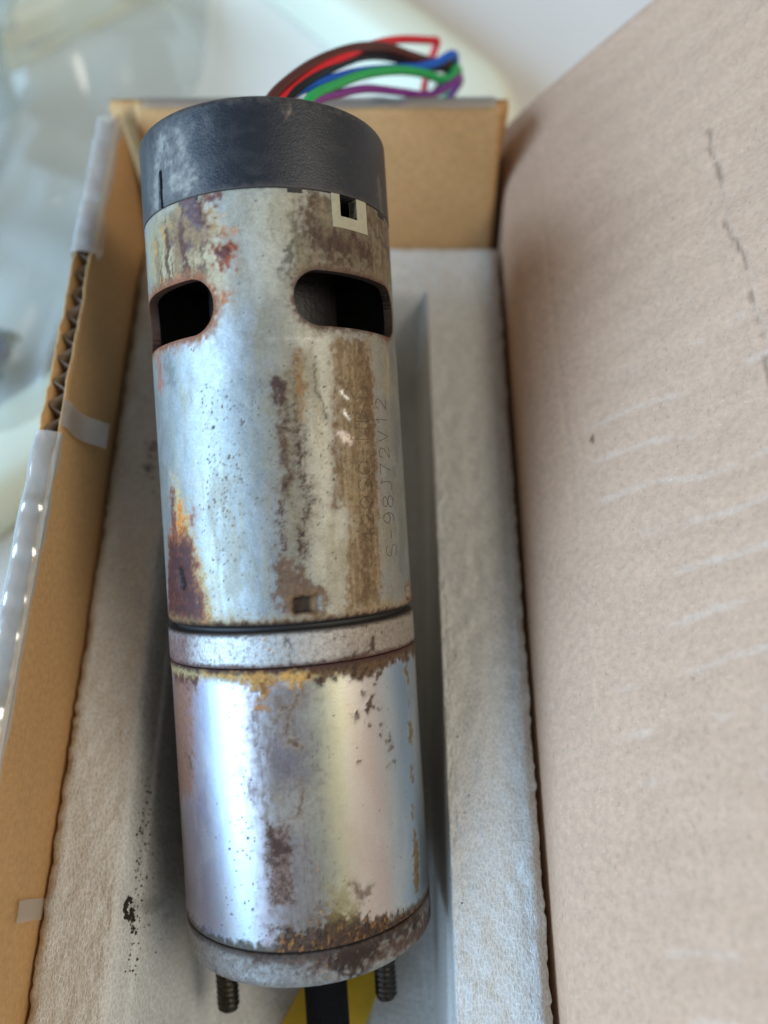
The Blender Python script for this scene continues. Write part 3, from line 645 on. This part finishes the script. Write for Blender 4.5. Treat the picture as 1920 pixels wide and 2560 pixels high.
def engrave(txt, p0, p1, height, width=.10):
    a, b = np.array(on_motor(*p0)), np.array(on_motor(*p1)); n = len(txt); step = (b - a) / n; L = np.linalg.norm(step); ux = step / L; uy = np.array([-ux[1], ux[0]])
    V = []; F = []
    for i, ch in enumerate(txt):
        for pl in GL[ch]:
            sm = smooth_path(pl, 4) if ch in 'S980' else np.array(pl)
            pts = [a + ux * L * (i + .12 + .72 * x) + uy * height * y for x, y in sm]
            for u, v in zip(pts[:-1], pts[1:]):
                d = (v - u); ln = np.linalg.norm(d); d /= ln; nn = np.array([-d[1], d[0]]) * width / 2
                k = max(1, int(ln / .5))
                for j in range(k):
                    A0 = u + (v - u) * j / k; A1 = u + (v - u) * (j + 1) / k; n0 = len(V)
                    for pp in (A0 - nn, A1 - d * -.03 - nn, A1 - d * -.03 + nn, A0 + nn):
                        t = pp[0] / RM; V.append(((RM + .035) * math.sin(t), pp[1] - S_END, (RM + .035) * math.cos(t)))
                    F.append((n0, n0 + 1, n0 + 2, n0 + 3))
    o = mesh_obj('engraved_serial', V, F, M_INK, motor, world=False, smooth=False); return o
engrave('S-98J72V12', (992, 1392), (962, 990), 3.1)['label'] = 'serial S-98J72V12 scratched into the can'
engrave('420S0 MB', (938, 1360), (916, 1020), 2.6, .09)['label'] = 'faint second line of scratched characters'
# ---- wires
def wire(name, pts, col, r=.82):
    M = simple(name + '_insulation', lin(*col), .38, 0, .05, 300, .05)
    path = smooth_path([to_motor(P(*p)) for p in pts], 8); m = MB(); m.tube(path, r, 10)
    o = m.build('wire', M, motor, smooth=True, world=False); o['label'] = name + ' insulated wire'
wire('brown', [(640, 330, 143), (668, 262, 146), (710, 212, 150), (790, 155, 158), (880, 122, 166), (960, 118, 174), (1030, 140, 180), (1085, 156, 184), (1120, 160, 188), (1118, 190, 194), (1075, 250, 198), (1040, 320, 202)], (88, 44, 38), 1.0)
wire('red', [(655, 340, 144), (690, 268, 147), (735, 222, 151), (800, 172, 158), (870, 138, 165), (930, 112, 172), (1000, 99, 180), (1078, 101, 188), (1092, 103, 189), (1090, 115, 190), (1074, 160, 192), (1062, 210, 194), (1056, 260, 197), (1050, 320, 200)], (222, 34, 44), .85)
wire('black', [(670, 345, 145), (705, 262, 148), (765, 208, 153), (840, 166, 162), (905, 143, 170), (960, 142, 176), (1020, 156, 181), (1080, 170, 186), (1120, 175, 190), (1115, 205, 194), (1060, 262, 198), (1030, 320, 202)], (22, 24, 30))
wire('blue', [(680, 345, 146), (712, 250, 149), (800, 208, 157), (900, 180, 167), (990, 172, 175), (1050, 168, 180), (1095, 155, 183), (1126, 137, 185), (1138, 145, 188), (1128, 190, 194), (1080, 245, 198), (1045, 320, 202)], (24, 96, 205), .95)
wire('green', [(735, 345, 147), (772, 250, 150), (850, 208, 159), (920, 184, 167), (1000, 176, 175), (1060, 184, 180), (1100, 198, 183), (1128, 192, 185), (1139, 170, 187), (1146, 185, 191), (1120, 235, 196), (1085, 280, 200), (1060, 330, 203)], (42, 172, 92), .95)
wire('purple', [(745, 350, 148), (782, 260, 151), (850, 234, 160), (920, 222, 168), (1000, 230, 175), (1065, 238, 180), (1108, 224, 183), (1143, 196, 186), (1150, 205, 190), (1120, 250, 196), (1090, 290, 200), (1070, 330, 203)], (126, 46, 140))
m = MB(); q_ = to_motor(P(1085, 300, 206)); m.box(q_[0] - 9, q_[0] + 7, q_[1] - 4, q_[1] + 3.5, q_[2] - 4, q_[2] + 3)
m.build('connector', M_TRAY, motor, world=False)['label'] = 'white plug at the wire ends'

# ------------------------------------------------------------------ foam insert
FT = -150.0
XL, XR, YN, YF = -56.3, 26.6, -78.0, 136.5
def foam_z(X, Y):
    rx = 10.2 + .012 * (60 - Y); lx = -42.0 - .0 * Y
    dR = sstep(rx - 1.6, rx + .4, X); dL = sstep(lx + 9.5, lx - 3.0, X) ** .8
    end = sstep(111, 124.0, Y)
    up = np.maximum(np.maximum(dR, dL), end)
    floor = -182.5
    ridge = np.clip(-150.6 + .4517 * (Y - 67.9) - .6, -182.5, -100)  # unseen ridge added under the motor: props it and blocks light beneath
    xm = -17.2 - .068 * (Y - 67.9)
    rm = sstep(10.5, 8.0, np.abs(X - xm)) * sstep(3, 6, Y) * sstep(119, 114, Y)
    fl = floor + (ridge - floor) * rm
    return np.maximum(fl, fl + (FT - fl) * up)
xs = np.unique(np.concatenate([np.arange(XL, XR, .7), np.arange(7.5, 13, .2), np.arange(-47, -30, .45), [XR]])); ys = np.unique(np.concatenate([np.arange(YN, YF, .75), [YF]]))
X, Y = np.meshgrid(xs, ys)
Z = foam_z(X, Y)
edge_d = np.minimum(np.minimum(X - XL, XR - X), YF - Y)
Z = Z + (fbm(X * .5, Y * .35, 81, 4) - .5) * .9 + (fbm(X * 1.6, Y * .8, 82, 3) - .5) * .42 - 1.2 * sstep(1.6, 0, edge_d)
XX = X + np.where(edge_d < .9, (fbm(X * .5, Y * .8, 84, 4) - .5) * 1.0, 0)
V = np.stack([XX, Y, Z], -1).reshape(-1, 3); ny, nx = X.shape; idx = np.arange(ny * nx).reshape(ny, nx)
F = np.stack([idx[:-1, :-1], idx[:-1, 1:], idx[1:, 1:], idx[1:, :-1]], -1).reshape(-1, 4)
loop = np.concatenate([idx[0, :], idx[1:, -1], idx[-1, -2::-1], idx[-2:0:-1, 0]]); n0 = len(V)
Vs = V[loop].copy(); Vs[:, 2] = -187.6
F = np.vstack([F, np.stack([loop, n0 + np.arange(len(loop)), n0 + np.roll(np.arange(len(loop)), -1), np.roll(loop, -1)], -1)])
V = np.vstack([V, Vs])
dirt = np.zeros(len(V))
for (x, y, r, st) in ((345, 2265, 1.3, .35), (372, 2290, .9, .25), (400, 2180, 2.2, .12), (410, 2080, 2.2, .10), (375, 1120, .6, .6), (372, 1165, .9, .5), (1150, 1290, .5, .4)):
    c_ = on_z(x, y, FT); dirt = np.maximum(dirt, st * sstep(r * 1.5, r * .3, np.hypot(V[:, 0] - c_[0], V[:, 1] - c_[1]) + (fbm(V[:, 0] * 1.5, V[:, 1] * 1.5, 88, 3) - .5) * 2 * r))
foam = mesh_obj('foam_insert', V, F, M_FOAM, attrs={'dirt': dirt})
tag(foam, 'white packing foam insert with a long slot, inside the cardboard box', 'foam')
# crumbs of rust and dirt lying on the foam
m = MB(); g = np.random.default_rng(5)
def crumb(x, y, r):
    p = on_z(x, y, FT); z = float(foam_z(np.array([p[0]]), np.array([p[1]]))[0])
    p = on_z(x, y, z); z = float(foam_z(np.array([p[0]]), np.array([p[1]]))[0])
    V = []
    for v in ((1, 0, 0), (-1, 0, 0), (0, 1, 0), (0, -1, 0), (0, 0, 1), (0, 0, -1)): V.append((p[0] + v[0] * r * g.uniform(.5, 1.3), p[1] + v[1] * r * g.uniform(.5, 1.3), z + .15 + v[2] * r * .6))
    m.add(V, [(0, 2, 4), (2, 1, 4), (1, 3, 4), (3, 0, 4), (2, 0, 5), (1, 2, 5), (3, 1, 5), (0, 3, 5)])
for k in range(26): t = g.uniform(.3, 5.6); crumb(345 + 20 * math.cos(t) + g.normal(0, 4), 2268 + 22 * math.sin(t) + g.normal(0, 4), g.uniform(.3, .75))
for k in range(16): crumb(g.normal(385, 14), g.normal(2300, 26), g.uniform(.2, .55))
for k in range(95): y = g.uniform(1960, 2420); crumb(g.normal(412, 26), y, g.uniform(.10, .30))
for k in range(12): crumb(g.normal(372, 10), g.uniform(1090, 1210), g.uniform(.15, .55))
for k in range(5): crumb(g.normal(378, 5), g.uniform(1150, 1240), g.uniform(.15, .35))
for k in range(6): crumb(g.uniform(1120, 1180), g.uniform(1300, 2300), g.uniform(.1, .2))
o = m.build('rust_crumbs', simple('dark_crumb', (.022, .016, .011), .8, 0, .5, 900, .3)); tag(o, 'dark crumbs of rust and dirt shed onto the white foam', 'crumbs', kind='stuff')

# yellow strip in the slot
m = MB(); zf = -181.3
pts = [on_z(x, y, zf) for x, y in ((752, 2470), (975, 2395), (905, 2590), (660, 2640))]
V = [(p[0], p[1], zf) for p in pts] + [(p[0], p[1], zf - .8) for p in pts]
m.add(V, [(0, 3, 2, 1), (4, 5, 6, 7), (0, 1, 5, 4), (1, 2, 6, 5), (2, 3, 7, 6), (3, 0, 4, 7)])
o = m.build('yellow_strip', M_YEL); tag(o, 'yellow plastic strip lying in the slot under the black shaft', 'strip')

# ------------------------------------------------------------------ cardboard box
bx = empty('cardboard_box', (-15, 30, -192)); OFF = (-15, 30, -192)
tag(bx, 'open brown cardboard carton with its side flap folded out, holding the foam', 'box')
def bpart(name, V, F, mat, smooth=True, attrs=None):
    return mesh_obj(name, np.asarray(V, float) - np.array(OFF, float), F, mat, bx, world=False, smooth=smooth, attrs=attrs)
def sheet(name, cx, cy, fn, thick, mat, attrs=None, nrm=None):
    """a grid fn(u,v)->xyz with its back face offset by nrm*thick"""
    U, Vv = np.meshgrid(cx, cy); Pn = fn(U, Vv); nv, nu = U.shape; A = Pn.reshape(-1, 3); B = A + np.asarray(nrm) * thick
    idx = np.arange(nv * nu).reshape(nv, nu); F = np.stack([idx[:-1, :-1], idx[:-1, 1:], idx[1:, 1:], idx[1:, :-1]], -1).reshape(-1, 4); n0 = len(A)
    loop = np.concatenate([idx[0, :], idx[1:, -1], idx[-1, -2::-1], idx[-2:0:-1, 0]]); l2 = np.roll(loop, -1)
    F = np.vstack([F, F[:, ::-1] + n0, np.stack([loop, loop + n0, l2 + n0, l2], -1)])
    at = {k: np.concatenate([a.ravel(), a.ravel() * 0]) for k, a in (attrs(U, Vv) if attrs else {}).items()}
    return bpart(name, np.vstack([A, B]), F, mat, attrs=at)
m = MB(); m.box(-58.5, 28.5, -80, 150, -191.8, -188.4); m.v = [tuple(np.array(p) - OFF) for p in m.v]; m.build('floor_panel', M_KRAFT, bx, world=False)
# left wall: two liners with a fluted sheet between
LT = -125.6; YL0, YL1 = -80, 151
yl = np.arange(YL0, YL1, .8)
def wall_in(U, Vv):
    top = LT + (fbm(U * .35, U * 0 + 3, 91, 4) - .5) * 1.6
    return np.stack([-57.0 + (fbm(U * .02, Vv * .03, 92, 3) - .5) * 1.0, U, -188.4 + (top + 188.4) * Vv], -1)
sheet('inner_liner', yl, np.linspace(0, 1, 40), wall_in, .32, M_KRAFT, nrm=(-1, 0, 0))
def wall_out(U, Vv):
    top = LT - .3 + (fbm(U * .4, U * 0 + 9, 93, 4) - .5) * 2.2
    return np.stack([-60.6 + 0 * U, U, -188.4 + (top + 188.4) * Vv], -1)
sheet('outer_liner', yl, np.linspace(0, 1, 8), wall_out, .32, M_KRAFT, nrm=(-1, 0, 0))
def flute(U, Vv):
    top = LT - 1.1 + (fbm(U * .3, U * 0 + 5, 94, 3) - .5) * 1.4
    return np.stack([-58.95 + 1.35 * np.sin(U * 2 * math.pi / 5.0), U, -188.4 + (top + 188.4) * Vv], -1)
sheet('fluting', np.arange(YL0, YL1, .4), np.linspace(0, 1, 6), flute, .25, M_FLUTE, nrm=(-1, 0, 0))
# end wall, pushed outwards by the cap
def wall_end(U, Vv):
    z = -188.4 + (-125.2 + 188.4) * Vv; y = 138.0 + np.maximum(z + 154.5, 0) * .47 + .4 * np.sin(U * .08)
    return np.stack([U, y, z], -1)
sheet('end_wall', np.linspace(-53.8, 25.6, 60), np.linspace(0, 1, 50), wall_end, 2.6, M_KRAFT, nrm=(0, 1, 0))
m = MB(); m.v, m.f = [], []
def wall_back(U, Vv): return np.stack([U, 155 + 0 * U, -188.4 + (-127.5 + 188.4) * Vv], -1)
sheet('end_wall_back', np.linspace(-60.5, 27.4, 30), np.linspace(0, 1, 20), wall_back, 2.6, M_KRAFT, nrm=(0, 1, 0))
# right wall and the flap that folds out of it
prof = [(27.8, -188.4), (27.8, -160), (27.8, -147), (27.9, -143), (28.5, -140.2), (29.9, -137.9)]
d1 = math.radians(53); d2 = math.radians(49.0); x, z = prof[-1]; L1 = 6.0
for t in np.arange(.5, L1 + .01, .5): prof.append((29.9 + t * math.cos(d1), -137.9 + t * math.sin(d1)))
x1, z1 = prof[-1]
for t in np.arange(.5, 112, .5): prof.append((x1 + t * math.cos(d2), z1 + t * math.sin(d2)))
prof = np.array(prof); seg = np.concatenate([[0], np.cumsum(np.hypot(*np.diff(prof, axis=0).T))]); s_fold = seg[5]; s_cr = seg[5 + int(L1 / .5)]
yf = np.arange(-92, 163.01, .6)
tan = np.gradient(prof, axis=0); tan /= np.linalg.norm(tan, axis=1)[:, None]
def flap_px(x, y):
    nrm_ = np.array([-math.sin(d2), 0, math.cos(d2)]); p0 = np.array([x1, 0, z1]); d = ray(x, y); t = (p0 @ nrm_) / (d @ nrm_); p = d * t
    return s_cr + (p[0] - x1) / math.cos(d2), p[1]
wr = np.array([flap_px(*p) for p in ((1765, 330), (1790, 420), (1815, 500), (1812, 560), (1860, 640), (1890, 760), (1925, 920), (1990, 1150))])
def flap_h(Sv, Yv):
    h = (fbm(Sv * .06, Yv * .05, 101, 3) - .5) * .7 * sstep(s_cr, s_cr + 25, Sv)
    h = h + .10 * np.sin(Yv * 2 * math.pi / 7.6 + (vnoise(Sv * .08, Yv * .03, 104) - .5) * 3.2) * sstep(s_cr, s_cr + 12, Sv)
    h = h - .16 * sstep(1.0, 0, np.abs(Sv - s_cr - (vnoise(Yv * .05, Yv * 0, 105) - .5) * 1.6))
    best = np.full(Sv.shape, 1e9); side = np.zeros(Sv.shape)
    wS = Sv + (fbm(Sv * .3, Yv * .3, 106, 3) - .5) * 1.8
    for i in range(len(wr) - 1):
        d = wr[i + 1] - wr[i]; t = np.clip(((wS - wr[i, 0]) * d[0] + (Yv - wr[i, 1]) * d[1]) / (d @ d), 0, 1)
        dd = np.hypot(wS - wr[i, 0] - t * d[0], Yv - wr[i, 1] - t * d[1]); best = np.minimum(best, dd)
    return h - .2 * sstep(.8, 0, best) + .12 * sstep(3.2, .9, best) * sstep(0, .9, best), best
def flap(U, Vv):
    i = np.clip(np.searchsorted(seg, U.ravel()), 0, len(seg) - 1).reshape(U.shape)
    x, z = prof[i, 0], prof[i, 1]; h, _ = flap_h(U, Vv)
    h = h * (U > s_fold - .1)
    return np.stack([x - h * tan[i, 1], Vv, z + h * tan[i, 0]], -1)
def flap_attr(U, Vv):
    ph = Vv / 7.6 + (vnoise(U * .08, Vv * .03, 104) - .5) * .51 + .25
    ln = sstep(.10, .03, np.abs(ph - np.round(ph)) + (fbm(U * .5, Vv * 2, 107, 3) - .5) * .08) * sstep(.40, .62, fbm(U * .12, Vv * .08, 108, 3)) * sstep(s_cr + 2, s_cr + 9, U) * sstep(100, 75, Vv)
    _, b = flap_h(U, Vv)
    mk = .55 * sstep(.7, .1, b) * sstep(.3, .6, fbm(U * .4, Vv * .4, 109, 3))
    q = flap_px(1481, 1098); mk = np.maximum(mk, .9 * (np.hypot((U - q[0]), (Vv - q[1]) * .6) < .42))
    return {'scuff': np.clip(ln * .30 + .05 * sstep(2, .6, b), 0, 1), 'mark': mk}
sheet('side_flap', seg, yf, flap, 2.6, M_FLAP, flap_attr, nrm=(.62, 0, -.62))['label'] = 'scuffed side flap folded outwards with a cracked crease'
# clear tape over the left wall's torn edge
def tape(y0, y1, seed, drop_in, drop_out, nz=14):
    yy = np.arange(y0, y1, .45); tt = np.linspace(0, 1, nz); V = []
    for y in yy:
        a = (vnoise(y * .22, 3.3, seed) - .5); b = (vnoise(y * .5, 7.1, seed + 2) - .5) * .55
        for t in tt:
            if t < .35: u = t / .35; x = -61.4 - 1.0 * (1 - u) + a; z = LT + .4 - drop_out * (1 - u)
            elif t < .75: u = (t - .35) / .4; x = -61.4 + 4.0 * u; z = LT + .5 + .5 * math.sin(math.pi * u) * (1 + 2 * b) + a * .7
            else: u = (t - .75) / .25; x = -57.4 + .75; z = LT + .4 - drop_in * u * (1 + a)
            V.append((x + .35 * b * (t > .3), y, z + .5 * b))
    F = [(i * nz + k, i * nz + k + 1, (i + 1) * nz + k + 1, (i + 1) * nz + k) for i in range(len(yy) - 1) for k in range(nz - 1)]
    return bpart('packing_tape', V, F, M_TAPE)
tape(-60, 72, 201, 1.2, 16)['label'] = 'crinkled clear tape along the torn left edge'
tape(112, 149, 205, 2.6, 9)['label'] = 'clear tape folded over the far left corner'
# loose tail of tape hanging onto the foam, and a scrap lower down
def ribbon(path, wv, mat):
    V = []; F = []
    for i, p in enumerate(path): V += [np.array(p) - np.array(wv) / 2, np.array(p) + np.array(wv) / 2]
    F = [(2 * i, 2 * i + 1, 2 * i + 3, 2 * i + 2) for i in range(len(path) - 1)]; return bpart('tape_scrap', V, F, mat)
M_SCRAP = clear('milky_tape', .22, .4, (.93, .91, .88), 60, .2)
ribbon(smooth_path([(-57.0, 76, LT + .6), (-56.2, 76, LT - 1), (-56.0, 76.2, LT - 4), (-55.4, 76.8, LT - 7), (-54.2, 77.6, LT - 10), (-53.2, 78.2, LT - 12.4)], 5), (0, 5.2, .3), M_SCRAP)
ribbon(smooth_path([(-56.2, -4, -150), (-56.0, -4, -145), (-56.15, -4.2, -140)], 4), (0, 3.2, .2), M_SCRAP)
# strip of tape on the end wall's top edge
V = []; xx = np.linspace(-52, 24, 60)
for x in xx:
    a = (vnoise(x * .25, 1, 211) - .5) * 1.0
    yy_ = 151.8
    V += [(x, yy_ - .5, -124.6 + a * .4), (x, yy_ + 1.5, -124.0 + a), (x, yy_ + 3.4, -125 + a * .5), (x, yy_ + 4.4, -130)]
F = [(i * 4 + k, i * 4 + k + 1, i * 4 + 5 + k, i * 4 + 4 + k) for i in range(59) for k in range(3)]
bpart('end_tape', V, F, clear('cream_tape', .3, .3, (.93, .93, .86), 120, .6))

# ------------------------------------------------------------------ table and the things behind
m = MB(); m.box(-900, 900, -500, 1300, -212, -192.2); tag(m.build('table', M_TABLE), 'pale grey table top', 'table', kind='structure')
def rounded(w2, h2, r, n=10):
    P_ = []
    for cx, cy, a0 in ((w2 - r, h2 - r, 0), (-w2 + r, h2 - r, 90), (-w2 + r, -h2 + r, 180), (w2 - r, -h2 + r, 270)):
        for k in range(n + 1): a = math.radians(a0 + 90 * k / n); P_.append((cx + r * math.cos(a), cy + r * math.sin(a)))
    return P_
TR = math.radians(41); tw, th_ = 150, 84
cr = np.array([41, 214.0])                      # where the rounded corner points
ang = np.array([[math.cos(TR), -math.sin(TR)], [math.sin(TR), math.cos(TR)]])
ctr = cr - ang @ np.array([tw - 8, -th_ + 12.0])
tray = empty('plastic_tray', (ctr[0], ctr[1], -192)); tray.rotation_euler = (0, 0, TR)
tag(tray, 'cream plastic tray with a thick rounded rim, on the table behind the carton', 'tray')
def rings(name, lst, mat, fill=True):
    V = []; F = []; n = 44
    for (ins, z, r) in lst: V += [(x, y, z) for x, y in rounded(tw - ins, th_ - ins, max(r, 2))]
    for i in range(len(lst) - 1):
        for k in range(n): F.append((i * n + k, i * n + (k + 1) % n, (i + 1) * n + (k + 1) % n, (i + 1) * n + k))
    if fill: F.append(tuple((len(lst) - 1) * n + k for k in range(n)))
    return mesh_obj(name, V, F, mat, tray, world=False)
rings('rim', [(4, 0, 30), (0, 3, 34), (0, 14, 34), (1.5, 17.5, 33), (5, 19, 30), (17, 19.5, 24), (21, 18, 21), (23, 14, 19), (26, 5.2, 17)], M_TRAY, False)
rings('tray_floor', [(25.5, 5, 17), (32, 4.2, 12), (60, 4, 8)], M_TRAYF)
# clear film bag lying in the tray
nu, nv = 110, 110; U, Vv = np.meshgrid(np.linspace(-1, 1, nu), np.linspace(-1, 1, nv))
ridge = np.abs(fbm(U * 2.2 + 4, Vv * 2.2, 301, 3) - .5) * 2; ridge2 = np.abs(fbm(U * 2.6 + 2, Vv * 2.2, 305, 2) - .5) * 2
fall = np.clip(1 - (U ** 4 + Vv ** 4), 0, 1) ** .5
H = (24 * fall * (1 - .75 * ridge) + 7 * (1 - ridge2) * fall)
bc = np.array([-128, 168]); BX = bc[0] + 66 * U + 6 * ridge2; BY = bc[1] + 92 * Vv + 30 * U
top_ = np.stack([BX, BY, -184 + H], -1).reshape(-1, 3); bot_ = np.stack([BX, BY, -186.5 + 0 * H], -1).reshape(-1, 3)
idx = np.arange(nu * nv).reshape(nv, nu); F = np.stack([idx[:-1, :-1], idx[:-1, 1:], idx[1:, 1:], idx[1:, :-1]], -1).reshape(-1, 4)
loop = np.concatenate([idx[0, :], idx[1:, -1], idx[-1, -2::-1], idx[-2:0:-1, 0]]); n0 = len(top_); l2 = np.roll(loop, -1)
F = np.vstack([F, F[:, ::-1] + n0, np.stack([loop, loop + n0, l2 + n0, l2], -1)])
tag(mesh_obj('clear_bag', np.vstack([top_, bot_]), F, M_BAG), 'crumpled clear plastic bag lying in the cream tray', 'bag')
# clear bottle neck at the far left
m = MB(); pc = on_z(130, 60, -150); V = []; F = []; n = 40
axd = np.array([.55, .55, .62]); axd /= np.linalg.norm(axd); e1 = np.cross(axd, [0, 0, 1]); e1 /= np.linalg.norm(e1); e2 = np.cross(axd, e1)
pr = [(-70, 26), (-62, 30), (-20, 30), (-8, 27), (0, 20), (6, 17), (9, 17), (9.5, 19), (12, 19), (12.5, 17), (20, 16.6), (20, 15.4), (9, 15.2), (0, 18), (-8, 25), (-20, 28.6), (-60, 28.6), (-68, 25)]
cb = np.array([-122, 212, -146.])
for (s_, r) in pr:
    for k in range(n): a = 2 * math.pi * k / n; V.append(cb + axd * s_ * .9 + (e1 * math.cos(a) + e2 * math.sin(a)) * r)
for i in range(len(pr) - 1):
    for k in range(n): F.append((i * n + k, i * n + (k + 1) % n, (i + 1) * n + (k + 1) % n, (i + 1) * n + k))
F += [tuple(range(n)), tuple((len(pr) - 1) * n + k for k in range(n))]; m.add(V, F)
tag(m.build('plastic_jar', clear('clear_plastic', .1, .08, (.95, .97, .97), 30, .1, .06), smooth=True), 'clear plastic jar lying on the crumpled clear bag', 'jar')
# dark packet at the tray's near rim
m = MB(); p = on_z(8, 890, -170); V = []
for i in range(9):
    for j in range(7): V.append((p[0] - 30 + i * 3.4, p[1] - 8 + j * 2.6 + i * .8, -176 + 3.0 * math.sin(i * .9 + j * .5) + 1.5 * math.sin(j * 1.7)))
Ft = [(i * 7 + j, (i + 1) * 7 + j, (i + 1) * 7 + j + 1, i * 7 + j + 1) for i in range(8) for j in range(6)]
n0 = len(V); V2 = [(a, b, c_ - 4) for a, b, c_ in V]
lp = [i * 7 for i in range(9)] + [56 + j for j in range(1, 7)] + [i * 7 + 6 for i in range(7, -1, -1)] + [j for j in range(5, 0, -1)]
m.add(V + V2, Ft + [tuple(k + n0 for k in f_[::-1]) for f_ in Ft] + [(a, b, b + n0, a + n0) for a, b in zip(lp, lp[1:] + lp[:1])])
mt, nt, b_ = new_mat('blue_green_print'); nt.links.new(ramp(nt, noise(nt, coords(nt), 70, 2), [(.45, (.012, .018, .06)), (.55, (.03, .10, .03))]), b_.inputs['Base Color']); b_.inputs['Roughness'].default_value = .4
tag(m.build('printed_packet', mt, smooth=True), 'small dark blue and green packet inside the tray rim', 'packet')

# ------------------------------------------------------------------ sub-parts
def under(parent, *names):
    for o in list(parent.parent.children):
        if o.name.split('.')[0] in names: o.parent = parent
under(can, 'engraved_serial', 'brush_clip', 'clip_back', 'armature', 'magnet_ring'); under(cap, 'cap_tab', 'cap_slot_shade')
for o in bx.children:
    if o.name == 'inner_liner': o.name = 'side_wall'; sw = o
under(sw, 'outer_liner', 'fluting', 'packing_tape', 'tape_scrap')
for o in bx.children:
    if o.name == 'end_wall': ew = o
under(ew, 'end_tape')
